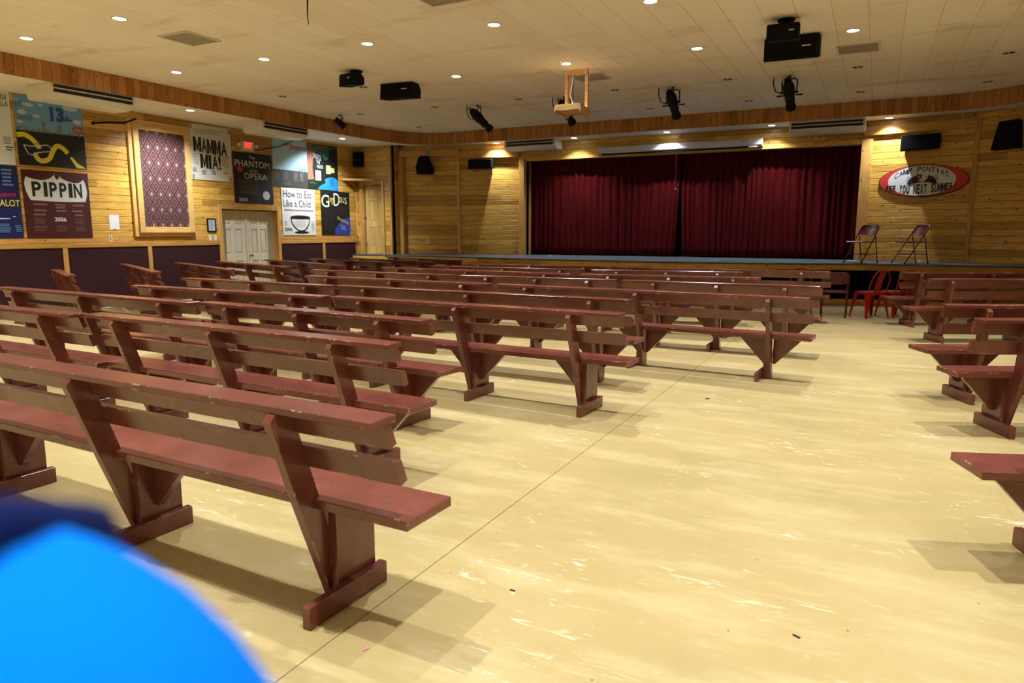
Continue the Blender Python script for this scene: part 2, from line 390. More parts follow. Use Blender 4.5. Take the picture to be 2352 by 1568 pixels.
YV = 5.2   # boards are laid singly from here on; nearer than this no picture sees the wall
DOOR = (11.93, 13.67, 2.03)
wl = tag(MB().box(XW - .3, XW, YB, DOOR[0] - .02, 0, ZU + .2).box(XW - .3, XW, DOOR[1] + .02, 16.85, 0, ZU + .2).box(XW - .3, XW, DOOR[0] - .02, DOOR[1] + .02, DOOR[2] + .03, ZU + .2).build('wall_left', 'pine_board'), kind='structure')
ZR = 1.19
boarded(wl, (XW, YV), (XW, 16.83), ZR + .18, ZU, holes=[(DOOR[0] - YV - .1, DOOR[1] - YV + .1, 0, DOOR[2] + .1)])
# chair rail of two boards, battens and fabric wainscot panels
for (a, b_) in ((YV, DOOR[0] - .11), (DOOR[1] + .11, 16.83)):
    board('rail_board', 'pine_trim_x', (XW, a), R(90), b_ - a, .09, ZR, .032, wl)
    board('rail_board', 'pine_trim_x', (XW, a), R(90), b_ - a, .09, ZR + .09, .028, wl)
bat = [onX(148.5, 575, XW).y, onX(343, 575, XW).y, DOOR[0] - .06, DOOR[1] + .06, onX(743, 570, XW).y, 16.8]
bat = [6.35] + bat
for y in bat[1:3] + bat[5:6]:
    MB().box(XW, XW + .03, y - .045, y + .045, 0, ZR).build('batten', 'pine_trim', wl)
for a, b_ in zip([YV] + [bat[0], bat[1], bat[2], bat[4], bat[5]], [bat[0], bat[1], bat[2], bat[3], bat[5], bat[6]]):
    MB().box(XW, XW + .014, a + .05, b_ - .05, .0, ZR).build('fabric_panel', 'wainscot_fabric', wl)
MB().box(XW, XW + .03, bat[0] - .045, bat[0] + .045, 0, ZR).build('batten', 'pine_trim', wl)
# rear, right and stage-end walls
tag(MB().box(XW - .3, XR + .3, YB - .3, YB, 0, ZC + .2).build('wall_back', 'underside_white'), kind='structure')
tag(MB().box(XR, XR + .3, YB, 17.2, 0, ZC + .2).build('wall_right', 'pine_board'), kind='structure')
YD = 16.87
SD = (-13.56, -12.86, 2.87)    # opening of the small door: left, right, head
wdr = tag(MB().box(XW - .3, SD[0], YD, YD + .12, 0, ZU + .2).box(SD[1], -12.5, YD, YD + .12, 0, ZU + .2).box(SD[0], SD[1], YD, YD + .12, SD[2], ZU + .2).box(SD[0], SD[1], YD, YD + .12, 0, .82).build('wall_side_door', 'pine_board'), kind='structure')
boarded(wdr, (XW + .02, YD), (-12.52, YD), .8, ZU, holes=[(SD[0] - XW - .1, SD[1] - XW + .08, .7, SD[2] + .09)], lo=1.5, hi=3)
P1, P2, P3 = (-12.5, 17.32), (-10.75, 17.72), (-9.08, YH + .02)
Q0, Q1, Q2 = (-.40, YH + .02), (1.67, 17.78), (XR, 16.55)
wrt = tag(MB().box(-12.56, -12.5, YD + .01, 17.4, 0, ZU + .2).build('wall_return', 'pine_board'), kind='structure')
boarded(wrt, (-12.5, YD + .14), (-12.5, 17.3), .8, ZU, lo=1)
def slab(name, a, b_, z0, z1, t=.12):
    d = Vector((b_[0] - a[0], b_[1] - a[1], 0)); n = Vector((-d.y, d.x, 0)).normalized() * t
    A, B = Vector((a[0], a[1], 0)), Vector((b_[0], b_[1], 0))
    vs = []
    for z in (z0, z1):
        for p in (A, B, B + n, A + n): vs.append((p.x, p.y, z))
    return tag(MB().add(vs, [(0, 1, 2, 3), (4, 7, 6, 5), (0, 4, 5, 1), (1, 5, 6, 2), (2, 6, 7, 3), (3, 7, 4, 0)]).build(name, 'pine_board'), kind='structure')
for nm, a, b_ in (('wall_wing_outer_left', P1, P2), ('wall_wing_inner_left', P2, P3), ('wall_wing_inner_right', Q0, Q1), ('wall_wing_outer_right', Q1, Q2)):
    w_ = slab(nm, a, b_, 0, ZU + .2); boarded(w_, a, b_, ZS, ZU, lo=.9, hi=2.2)
OX0, OX1, OZ = -8.86, -.46, 3.44
wp = tag(MB().box(P3[0] - .02, OX0, YH, YH + .16, ZS, ZU + .2).box(OX1, Q0[0] + .02, YH, YH + .16, ZS, ZU + .2).box(OX0, OX1, YH, YH + .16, OZ, ZU + .2).build('wall_proscenium', 'pine_board'), kind='structure')
boarded(wp, (P3[0], YH), (Q0[0], YH), OZ, ZU, course=.12, lo=2.2, hi=4.)
tag(MB().box(-12.4, 3.5, 21.5, 21.7, 0, 5).build('wall_backstage', 'stage_dark'), kind='structure')
tag(MB().box(-14.3, 5, YH + .18, 21.6, 4.6, 4.8).build('ceiling_backstage', 'stage_dark'), kind='structure')
tag(MB().box(-15.2, -12.5, 18.9, 19.0, 0, 4.2).box(-15.2, -15.1, 16.9, 19, 0, 4.2).build('wall_side_room', 'plaster_dark'), kind='structure')
tag(MB().box(-15.2, -12.2, YD + .12, 18.95, .6, .82).build('floor_side_room', 'stage_floor_paint'), kind='structure')
tag(MB().box(-15.2, -12.3, YD + .1, 19, ZU, ZU + .2).build('ceiling_side_room', 'underside_white'), kind='structure')
# corner mouldings and posts
def trim(n, mat, x0, x1, y0, y1, z0, z1): return tag(box('trim_%d' % n, mat, x0, x1, y0, y1, z0, z1, bevel=.003), kind='structure')
trim(1, 'pine_trim', XW + .019, XW + .06, YD - .06, YD - .019, ZR + .18, ZU)
trim(2, 'pine_trim', -12.56, -12.5, YD - .05, YD - .019, .8, ZU)
trim(3, 'pine_trim', P1[0] - .02, P1[0] + .16, P1[1] - .16, P1[1] - .02, ZS, 3.62)
trim(4, 'pine_trim', P2[0] - .05, P2[0] + .03, P2[1] - .075, P2[1] - .02, ZS, ZU)
trim(5, 'pine_trim', OX0 - .19, OX0 - .03, YH - .10, YH - .012, ZS, OZ + .06)
trim(6, 'pine_trim', OX0 - .03, OX0, YH - .02, YH + .3, ZS, OZ)
trim(7, 'pine_trim', OX1 + .0, OX1 + .22, YH - .10, YH - .012, ZS, OZ + .10)
trim(8, 'pine_trim', OX1, OX1 + .03, YH - .02, YH + .3, ZS, OZ)
trim(9, 'pine_trim', Q1[0] - .03, Q1[0] + .05, Q1[1] - .07, Q1[1] - .02, ZS, ZU)
def beam(n, a, b_, z0, z1, dep):
    d = Vector((b_[0] - a[0], b_[1] - a[1])); o = MB().box(0, d.length, -dep, -.02, 0, z1 - z0).build('trim_%d' % n, 'pine_trim_x')
    o.location = (a[0], a[1], z0); o.rotation_euler = (0, 0, math.atan2(d.y, d.x)); tag(o, kind='structure')
beam(10, P1, P2, 3.62, 3.8, .14); beam(11, P2, P3, 3.56, 3.74, .14); beam(12, Q0, Q1, 3.62, 3.8, .12)

# dropped soffit: one white underside, a band of upright boards round its edge
path = [(XB, YB), (XB, 14.4), (-12.2, 15.3), (-12.1, 16.1), (-11.85, 16.8), (-11.45, 17.2), (-10.9, 17.36), (1.0, 17.3), (1.7, 17.15), (2.3, 16.75), (2.8, 16.1), (3.0, 15.3), (3.0, YB)]
def ring_plane(name, mat, z0, z1):
    inner = path; outer = [(XW, YB), (XW, 14.4), (XW, 15.3), (XW, 16.1), (XW, 16.86), (-12.5, 17.9), (-10.9, 18.4), (1.0, 18.4), (1.7, 18.3), (3.0, 17.6), (XR, 16.8), (XR, 15.3), (XR, YB)]
    vs = []; fs = []; n = len(inner)
    for z in (z0, z1):
        for p in inner + outer: vs.append((p[0], p[1], z))
    for i in range(n - 1):
        fs.append((i, n + i, n + i + 1, i + 1)); o = 2 * n; fs.append((o + i, o + i + 1, o + n + i + 1, o + n + i))
        fs.append((i, i + 1, o + i + 1, o + i)); fs.append((n + i, o + n + i, o + n + i + 1, n + i + 1))
    return tag(MB().add(vs, fs).build(name, mat), kind='structure')
ring_plane('ceiling_soffit', 'underside_white', ZU, ZC + .1)
bandw = tag(MB().box(XB, XB + .01, YB, 4.6, ZU - .02, ZC).box(2.99, 3.0, YB, 10, ZU - .02, ZC).build('wall_soffit_band', 'pine_band'), kind='structure')
i0 = 1
pts = [(XB, 4.6)] + path[1:-1] + [(3.0, 10.0)]
carry = 0
for a, b_ in zip(pts[:-1], pts[1:]):
    d = Vector((b_[0] - a[0], b_[1] - a[1])); Ln = d.length; ang = math.atan2(d.y, d.x); d.normalize()
    n = max(1, round(Ln / .145)); w_ = Ln / n
    for k in range(n):
        e, g, t = .006, .0018, .02; h = ZC - ZU + .015
        prof = [(g, 0), (g, -t + e), (g + e, -t), (w_ - g - e, -t), (w_ - g, -t + e), (w_ - g, 0)]
        o = MB().prism(prof, 0, h, 'xy').build('board', 'pine_band', bandw)
        o.location = (a[0] + d.x * k * w_, a[1] + d.y * k * w_, ZU - .015); o.rotation_euler = (0, 0, ang)
# main ceiling: painted planks, joints open a few millimetres
ce = tag(MB().box(XW, XR, YB, 18.5, ZC + .016, ZC + .25).box(XB, 3, YB, 3.4, ZC, ZC + .02).build('ceiling', 'ceiling_paint'), kind='structure')
nx = 37; wpl = (3.0 - XB) / nx
for i in range(nx):
    x0 = XB + i * wpl; y = 3.4
    while y < 17.4:
        ln = rnd.uniform(2.4, 4.9)
        if 17.6 - y - ln < 1.2: ln = 17.6 - y
        e, g = .005, .002
        prof = [(x0 + g, ZC + .016), (x0 + g, ZC + e), (x0 + g + e, ZC), (x0 + wpl - g - e, ZC), (x0 + wpl - g, ZC + e), (x0 + wpl - g, ZC + .016)]
        MB().prism(prof, y + g, y + ln - g, 'xz').build('ceiling_plank', 'ceiling_paint', ce); y += ln

# stage: bowed front, boarded face with a dark store under it
front = [(XW + .1, 16.5), (-9.2, 16.0), (-7.2, 15.6), (-4.6, 15.42), (-2.4, 15.75), (-.2, 16.4), (XR, 16.55)]
stg = tag(MB().poly(front + [(XR, 18.3), (OX1 + .3, 18.4), (OX1, 21.4), (OX0, 21.4), (OX0 - .4, 18.4), (-12.4, 17.6), (-12.4, 16.85), (XW + .1, 16.85)], ZS - .03, ZS).build('floor_stage', 'stage_floor_paint'), kind='structure')
sfm = MB()
for a, b_ in zip(front[:4], front[1:5]):
    sfm.add([(a[0], a[1] + .04, 0), (b_[0], b_[1] + .04, 0), (b_[0], b_[1] + .07, 0), (a[0], a[1] + .07, 0), (a[0], a[1] + .04, ZS - .03), (b_[0], b_[1] + .04, ZS - .03), (b_[0], b_[1] + .07, ZS - .03), (a[0], a[1] + .07, ZS - .03)],
            [(3, 2, 1, 0), (4, 5, 6, 7), (0, 1, 5, 4), (1, 2, 6, 5), (2, 3, 7, 6), (3, 0, 4, 7)])
sf = tag(sfm.build('wall_stage_front', 'stage_dark'), kind='structure')
for a, b_ in zip(front[:-1], front[1:]):
    d = Vector((b_[0] - a[0], b_[1] - a[1])); ang = math.atan2(d.y, d.x)
    right = a[0] > -2.5
    board('board', 'pine_board', (a[0], a[1] + .03), ang, d.length, .115, ZS - .145, .024, sf)
    if not right:
        for k in range(5): board('board', 'pine_board', (a[0], a[1] + .03), ang, d.length, .141, k * .141, .02, sf)
    else:
        board('board', 'pine_board', (a[0], a[1] + .03), ang, d.length, .11, .0, .024, sf)
        for s in (() if a[0] < -1 else (.225,)): 
            o = MB().box(-.045, .045, -.01, .03, .11, ZS - .145).build('upright', 'pine_trim', sf); o.location = (a[0] + (b_[0] - a[0]) * s, a[1] + .06 + (b_[1] - a[1]) * s, 0); o.rotation_euler = (0, 0, ang)
tag(MB().box(-3, XR, 18.0, 18.1, 0, ZS - .05).build('wall_under_stage', 'stage_dark'), kind='structure')
tag(MB().poly([(-2.4, 15.85), (-.2, 16.5), (XR, 16.65), (XR, 18.1), (-2.4, 18.1)], -.01, .002).build('floor_under_stage', 'stage_dark'), kind='structure')

# ------------------------------------------------------------------ benches
def bench(L_, loc, ang, label, group, mirror=False, posts=None, seed=0, sl=.335, deep=.41, inset=0., plain_end=False):
    """plank bench with a sloping slatted back; local x along the bench, y toward the stage"""
    r = empty('plank_bench', loc, (0, 0, ang), label, 'bench', group)
    rr = random.Random(seed); h = L_ / 2; s = -1 if mirror else 1
    j = lambda a=.012: rr.uniform(-a, a)
    MB().box(-h, h, .125, deep, .43, .47).build('seat', 'bench_paint', r, bevel=.003)
    dy = (.335 - sl) * .37
    o = MB().box(-h + .02 + inset + j(), h - .02 + j(), -.042 + dy, .098 + dy, .846, .874).build('top_rail', 'bench_paint', r, bevel=.003)
    for nm, z0, z1 in (('back_board', .752, .846), ('back_board', .605, .70)):
        y0, y1 = .048 + dy + (.8 - z0) * sl, .048 + dy + (.8 - z1) * sl
        MB().prism([(y0, z0), (y0 + .038, z0 + .012), (y1 + .038, z1), (y1, z1)], -h + .01 + inset + j(.02), h - .01 + j(.02), 'yz').build(nm, 'bench_paint', r)
    for p in (posts or (-h + .42, 0, h - .42)):
        x = p
        X = lambda a, b_: (x + s * a, x + s * b_) if s > 0 else (x + s * b_, x + s * a)
        a, b_ = X(-.04, 0)
        po = MB().prism([(.215, .005), (.062, .43), (-.068 + dy, .818), (-.045 + dy, .845), (.036 + dy, .845), (.17, .43), (.30, .005)], a, b_, 'yz').build('post', 'bench_paint', r)
        a, b_ = X(0.0005, .04)
        MB().prism([(.205, .004), (.43, .004), (.432, .43), (.20, .43)], a, b_, 'yz').build('upright', 'bench_paint', r)
        for q in ((.0405, .08),):
            a, b_ = X(*q); MB().box(a, b_, 0, .46, 0, .092).build('foot', 'bench_paint', r, bevel=.003)
        for sg in ((-1, 1) if not (plain_end and p > h - .9) else (-1,)):
            MB().prism([(x + sg * .035, .43), (x + sg * .035, .15), (x + sg * .06, .15), (x + sg * .30, .405), (x + sg * .30, .43)], .285, .322, 'xz').build('brace', 'bench_paint', r)
    return r
CZ = .874
def bench_by_cap(a, b_, **k):
    """lay a bench under a surveyed rear edge of its top rail: two ends on the room plan"""
    d = Vector((b_[0] - a[0], b_[1] - a[1])); Ln = d.length; ang = math.atan2(d.y, d.x)
    n = Vector((-d.y, d.x)).normalized() * .042; m = Vector(((a[0] + b_[0]) / 2, (a[1] + b_[1]) / 2)) + n
    return bench(Ln - .05, (m.x, m.y, 0), ang, **k)
def cz(x, y): p = onZ(x, y, CZ); return (p.x, p.y)
def back(p, q, ln):    # point ln metres from p, toward q
    d = Vector((q[0] - p[0], q[1] - p[1])).normalized(); return (p[0] + d.x * ln, p[1] + d.y * ln)
GC, GL, GR = 'benches of the centre block', 'benches of the slanted left block', 'benches of the right block'
e1 = cz(871, 975); R1 = (back(e1, cz(0, 830), 3.5), e1)
e2 = cz(165, 723)
e3 = cz(436, 695.4)
ROWS = [
 (R1, 'maroon wooden bench nearest the camera, front left of the picture', GC),
 ((cz(184, 720), cz(899, 793)), 'maroon bench directly behind the nearest one, ending at the aisle', GC),
 ((back(e2, cz(0, 707), 3.0), e2), 'maroon bench cut by the left picture edge, second row back', GC),
 ((cz(447, 693), cz(978, 737)), 'maroon bench third row back with its chipped right end at the aisle', GC),
 ((back(e3, cz(0, 660), 3.6), e3), 'long maroon bench cut by the left picture edge, third row back', GC),
 ((cz(294, 655), cz(747, 681)), 'maroon bench, left one of the pair forming the fourth row back', GC),
 ((cz(748, 680), cz(1432, 722)), 'maroon bench fourth row back, its right foot set well into the open floor', GC),
 ((cz(410, 638), cz(758, 656)), 'maroon bench, left one of the pair forming the fifth row back', GC),
 ((cz(764, 655), cz(1451, 689)), 'maroon bench fifth row back, right one of its pair, just behind the fourth', GC),
 ((cz(694, 633), cz(1125, 651.7)), 'maroon bench, left one of the pair forming the sixth row back', GC),
 ((cz(1129, 651.7), cz(1871, 685)), 'maroon bench sixth row back reaching farthest right into the aisle', GC),
 ((cz(709, 619), cz(1042, 631.8)), 'maroon bench, leftmost of three forming the seventh row back', GC),
 ((cz(1050, 631.5), cz(1418, 642)), 'maroon bench, middle of three forming the seventh row back', GC),
 ((cz(1421, 642.5), cz(1893, 658)), 'maroon bench, right of three in the seventh row, ending by the aisle', GC),
 ((cz(871, 613), cz(1311, 628.8)), 'maroon bench, left of the pair forming the eighth row back', GC),
 ((cz(1326, 628.7), cz(1758, 638)), 'maroon bench, right of the pair forming the eighth row back', GC),
 ((cz(984, 610), cz(1345, 618.5)), 'maroon bench, left of the pair in the last row but one before the stage', GC),
 ((cz(1352, 619), cz(1712, 624.7)), 'maroon bench, right of the pair in the last row but one before the stage', GC),
 ((cz(1056, 604.4), cz(1395, 612.4)), 'maroon bench, left of the pair in the row closest to the stage', GC),
 ((cz(1398, 612.6), cz(1913, 623.5)), 'maroon bench closest to the stage, ending beside the folding chair', GC),
 ((cz(115, 618), cz(149, 632)), 'short slanted maroon bench farthest left, before the dark wainscot', GL),
 ((cz(272.6, 605), cz(349, 624)), 'slanted maroon bench second from the left before the dark wainscot', GL),
 ((cz(397.6, 602), cz(522, 618.5)), 'slanted maroon bench third from the left, before the dark wainscot', GL),
 ((cz(490, 599.3), cz(655, 612.4)), 'slanted maroon bench standing before the white double doors', GL),
 ((cz(605, 595.3), cz(782, 609.3)), 'slanted maroon bench just right of the white double doors', GL),
 ((cz(707, 593.4), cz(893, 602.3)), 'slanted maroon bench below the bowl poster', GL),
 ((cz(801, 591.7), cz(992, 600.6)), 'slanted maroon bench before the narrow pine door', GL),
 ((cz(882, 589), cz(1054, 597.6)), 'slanted maroon bench hard against the left end of the stage', GL),
]
for i, ((a, b_), lab, g) in enumerate(ROWS):
    ps = None
    if i == 0:
        Ln = Vector((b_[0] - a[0], b_[1] - a[1])).length + .04; ps = tuple(Ln / 2 - q for q in (.50, 1.78, 3.04))
    bench_by_cap(a, b_, label=lab, group=g, posts=ps, seed=i, plain_end=(i in (0, 6)), mirror=(i in (7, 8, 9, 10, 12, 13, 15, 17)))
# right block: rows fan the other way
def bench_right(end, ang, ln, label, seed, deep, inset):
    """end = left end of the rear seat edge (seat height .47)"""
    d = Vector((math.cos(ang), math.sin(ang))); n = Vector((-d.y, d.x))
    c = Vector(end[:2]) + d * ln / 2 - n * .125
    return bench(ln, (c.x, c.y, 0), ang, label, GR, mirror=True, seed=seed, sl=.12, deep=deep, inset=inset)
sz = lambda x, y: onZ(x, y, .47)
RIGHT = [((.477, 3.56), 20, 'maroon bench seat jutting in at the right picture edge, nearest camera', .41, 0.24),
         ((.60, 6.08), 24, 'maroon bench at the right edge showing its seat end, brace and foot', .42, 0.09),
         ((.46, 7.17), 24, 'maroon bench of the right block, third from the camera', .46, 0.09),
         ((.50, 11.05), 24, 'maroon bench of the right block, last but one before the stage', .46, 0.16),
         ((.22, 12.75), 23, 'maroon bench of the right block beside the red metal chairs', .42, 0.14)]
for i, (p, a, lab, dp, ins) in enumerate(RIGHT): bench_right(p, R(a), 3.0, lab, 50 + i, dp, ins)
# ------------------------------------------------------------------ lettering and flat print
def text_mesh(s, bold=0., sx=1.):
    cu = bpy.data.curves.new('txt', 'FONT'); cu.body = s; cu.size = 1.; cu.offset = bold; cu.resolution_u = 4; cu.space_character = sx
    ob = bpy.data.objects.new('txt', cu); me = bpy.data.meshes.new_from_object(ob)
    bpy.data.objects.remove(ob); bpy.data.curves.remove(cu); return me
class Sheet:
    """a flat board hung on a wall; local x right, y up, z out of the wall; marks are given in fractions from the top left"""
    def __init__(self, name, mat, loc, rot, w, h, label, cat, group=None, t=.012, outline=None):
        self.w, self.h, self.z = w, h, t
        m = MB()
        if outline: m.poly([self.p(u, v) for u, v in outline], 0, t)
        else: m.box(-w / 2, w / 2, -h / 2, h / 2, 0, t)
        self.o = m.build(name, mat, None, loc=loc, rot=rot); tag(self.o, label, cat, group); self.k = 0
    def p(self, u, v): return ((u - .5) * self.w, (.5 - v) * self.h)
    def lay(self): self.k += 1; return self.z + self.k * .0003
    def shape(self, pts, mat, name='painted_shape'):
        z = self.lay(); return MB().poly([self.p(*q) for q in pts], self.z - .002, z).build(name, mat, self.o)
    def shapes_(self, lst, mat, name):
        z = self.lay(); m = MB()
        for pts in lst: m.poly([self.p(*q) for q in pts], self.z - .002, z)
        return m.build(name, mat, self.o)
    def rect(self, u0, v0, u1, v1, mat, name='painted_shape'): return self.shape([(u0, v0), (u1, v0), (u1, v1), (u0, v1)], mat, name)
    def text(self, s, u0, v0, u1, v1, mat, bold=0., skew=0., name='lettering', space=1.):
        me = text_mesh(s, bold, space); vs = me.vertices
        xs = [v.co.x for v in vs]; ys = [v.co.y for v in vs]; ax, bx_, ay, by = min(xs), max(xs), min(ys), max(ys)
        z = self.lay()
        for v in vs:
            fu = (v.co.x - ax) / (bx_ - ax); fv = (v.co.y - ay) / (by - ay)
            x, y = self.p(u0 + (u1 - u0) * fu, v1 + (v0 - v1) * fv + skew * (fu - .5)); v.co = (x, y, z)
        me.materials.clear(); me.materials.append(MATS[mat]); o = bpy.data.objects.new(name, me); link(o, self.o); return o
    def big_m(self, u0, v0, u1, v1, mat, a=.27):
        P = [(0, 1), (0, 0), (a, 0), (.5, .58), (1 - a, 0), (1, 0), (1, 1), (1 - a, 1), (1 - a, .42), (.57, .92), (.43, .92), (a, .42), (a, 1)]
        return self.shape([(u0 + (u1 - u0) * x, v0 + (v1 - v0) * y) for x, y in P], mat, 'lettering')
    def lines(self, u0, v0, u1, v1, n, mat, name='small_print', seed=1, fill=.5, slope=0.):
        """rows of print too small to read"""
        r = random.Random(seed); z = self.lay(); m = MB(); st = (v1 - v0) / n
        for i in range(n):
            v = v0 + i * st; u = u0 + r.uniform(0, .12) * (u1 - u0); e = u1 - r.uniform(0, .25) * (u1 - u0)
            while u < e:
                du = r.uniform(.02, .05) * max(.25, (u1 - u0)); dv = slope * (u - u0); k = min(u + du, e)
                pts = [(u, v + dv), (k, v + dv), (k, v + st * fill + dv), (u, v + st * fill + dv)]
                m.poly([self.p(*q) for q in pts], self.z - .002, z); u += du * 1.25
        return tag(m.build(name, mat, self.o), kind='stuff')
    def stroke(self, pts, wd, mat, name='painted_line'):
        z = self.lay(); P = [Vector(self.p(*q)) for q in pts]; n = len(P); l, r_ = [], []
        for i in range(n):
            t = (P[min(i + 1, n - 1)] - P[max(i - 1, 0)]).normalized(); q = Vector((-t.y, t.x)) * wd / 2
            l.append(P[i] + q); r_.append(P[i] - q)
        m = MB(); vs = [(q.x, q.y, z) for q in l + r_]; m.add(vs, [(i, n + i, n + i + 1, i + 1) for i in range(n - 1)])
        return m.build(name, mat, self.o)
WALLR = (R(90), 0, R(90))
def wall_sheet(name, mat, tl, tr, bl, br, label, cat='poster', group='painted show posters', off=.021):
    a, b_, c, d = (onX(*q, XW + off) for q in (tl, tr, bl, br))
    y0, y1, z1, z0 = (a.y + c.y) / 2, (b_.y + d.y) / 2, (a.z + b_.z) / 2, (c.z + d.z) / 2
    return Sheet(name, mat, (XW + off, (y0 + y1) / 2, (z0 + z1) / 2), WALLR, y1 - y0, z1 - z0, label, cat, group)
def curve(pts, n=6):
    out = []; P = [pts[0]] + list(pts) + [pts[-1]]
    for i in range(1, len(P) - 2):
        for k in range(n):
            t = k / n; out.append(tuple(.5 * ((2 * P[i][j]) + (-P[i - 1][j] + P[i + 1][j]) * t + (2 * P[i - 1][j] - 5 * P[i][j] + 4 * P[i + 1][j] - P[i + 2][j]) * t * t + (-P[i - 1][j] + 3 * P[i][j] - 3 * P[i + 1][j] + P[i + 2][j]) * t ** 3) for j in (0, 1)))
    return out + [pts[-1]]

# 1 white poster cut by the picture edge (only the ends of two words show)
s = wall_sheet('poster', 'p_white', (-118, 186), (17.5, 212), (-92, 372), (36, 377), 'white poster cut off by the left picture edge, upper row', off=.022)
s.text('NNA', .80, .04, .955, .125, 'p_ink', .01); s.text('ELLA', .78, .135, .965, .21, 'p_ink', .01)
s.lines(.80, .62, .985, .73, 4, 'p_inkgrey', seed=3); s.lines(.84, .75, .985, .82, 2, 'p_ink', seed=4)
# 2 sky and road poster
s = wall_sheet('poster', 'p_sky', (26, 213), (186, 243), (45, 377), (199, 390), 'sky-blue and black poster with a big blue 13 and yellow road')
s.rect(0, .49, 1, 1, 'p_night', 'night_field')
sk = [(0, .50)]
rr = random.Random(5); u = 0
while u < .78:
    hgt = rr.uniform(.02, .07) + (.14 if .36 < u < .40 else 0) + (.08 if .60 < u < .63 else 0); w_ = rr.uniform(.012, .03); sk += [(u, .50 - hgt), (u + w_, .50 - hgt + .01)]; u += w_
s.shape(sk + [(.8, .50)], 'p_grey', 'skyline')
for (cu_, cv, a, b_) in ((.05, .07, .05, .022), (.2, .12, .08, .025), (.38, .10, .04, .02), (.10, .24, .06, .04), (.30, .27, .05, .025), (.82, .08, .12, .05), (.91, .28, .065, .035), (.06, .38, .04, .02)):
    s.shape(ell(cu_, cv, a, b_, 14), 'p_cloud', 'cloud')
s.text('13', .50, .10, .71, .32, 'p_blue', .06, skew=.0); s.text('THE', .715, .215, .775, .245, 'p_ink', .02); s.text('MUSICAL', .715, .25, .83, .285, 'p_ink', .03)
s.lines(.01, .27, .3, .35, 6, 'p_bluegrey', seed=6); s.lines(.01, .06, .11, .17, 6, 'p_bluegrey', seed=7)
s.shape([(.83, .36), (.99, .35), (.99, .46), (.83, .46)], 'p_brown', 'painted_board'); s.rect(.905, .46, .925, .51, 'p_brown', 'painted_post'); s.lines(.85, .385, .97, .44, 3, 'p_gold', seed=8)
s.stroke(curve([(-.0, .575), (.10, .56), (.20, .61), (.28, .70), (.295, .745)]), .085, 'p_yellow', 'yellow_road')
s.stroke(curve([(.245, .81), (.25, .88), (.32, .925), (.43, .88), (.50, .75), (.56, .68), (.64, .70), (.715, .775)]), .085, 'p_yellow', 'yellow_road')
s.shape([(.74, .83), (.78, .825), (.86, .92), (.99, .99), (.84, .99)], 'p_yellow', 'yellow_road')
s.stroke([(.08, .71), (.17, .72), (.27, .71), (.41, .68), (.46, .705), (.475, .77), (.34, .79), (.24, .815), (.19, .85), (.135, .83), (.08, .71)], .018, 'p_cloud', 'ticket_outline')
s.text('OF OZ', .245, .82, .345, .85, 'p_ink', .02); s.text('LAND', .235, .665, .30, .69, 'p_ink', .02)
# 3 blue poster at the edge
s = wall_sheet('poster', 'p_navy', (-100, 366), (38, 386), (-78, 548), (55, 546), 'dark blue poster cut off by the left picture edge, lower row', off=.022)
s.text('Pythons', .60, .365, .93, .45, 'p_red', .01, skew=-.02); s.text('SPAMALOT', .30, .47, .985, .56, 'p_yellow', .012)
s.lines(.70, .05, .92, .30, 5, 'p_bluegrey', seed=11); s.shape(ell(.62, .73, .18, .008, 16), 'p_cloud', 'cloud'); s.shape(ell(.86, .70, .03, .006, 12), 'p_cloud', 'cloud')
s.lines(.55, .80, .80, .93, 6, 'p_bluegrey', seed=12); s.lines(.85, .82, .99, .92, 4, 'p_bluegrey', seed=13)
# 4 PIPPIN
s = wall_sheet('poster', 'p_maroon', (46, 387), (201, 400), (63, 547), (212, 546), 'maroon poster with PIPPIN on a white banner, dated 2006')
ban = curve([(.06, .10), (.03, .20), (.05, .33), (.10, .44)], 4) + curve([(.10, .44), (.5, .452), (.93, .44)], 3) + curve([(.93, .44), (.965, .30), (.95, .17), (.92, .10)], 4) + curve([(.92, .10), (.83, .155), (.70, .145), (.58, .095), (.535, .03)], 4) + curve([(.535, .03), (.55, .07), (.515, .125), (.475, .07), (.49, .03)], 3) + curve([(.49, .03), (.42, .10), (.30, .14), (.16, .13), (.06, .10)], 4)
s.shape(ban, 'p_white', 'banner')
for ch, a, b_ in zip('PIPPIN', (.13, .30, .385, .535, .675, .755), (.265, .355, .50, .645, .735, .885)): s.text(ch, a, .165, b_, .385, 'p_ink', .03 if ch != 'I' else .05)
s.text('2006', .42, .685, .60, .75, 'p_white', .02)
for i, (a, b_, v, n) in enumerate(((.10, .38, .485, 1), (.44, .64, .485, 2), (.69, .90, .485, 1), (.10, .38, .575, 1), (.44, .66, .575, 1), (.69, .91, .575, 1), (.10, .30, .635, 1), (.73, .90, .635, 1))):
    s.lines(a, v, b_, v + .04 * n, n, 'p_faint', seed=20 + i, fill=.7)
for i, (a, b_, v, e, n) in enumerate(((.10, .30, .70, .80, 5), (.72, .90, .70, .80, 5), (.10, .30, .82, .90, 4), (.42, .62, .82, .91, 5), (.72, .90, .83, .91, 4))):
    s.lines(a, v, b_, e, n, 'p_faint', seed=40 + i, fill=.4)
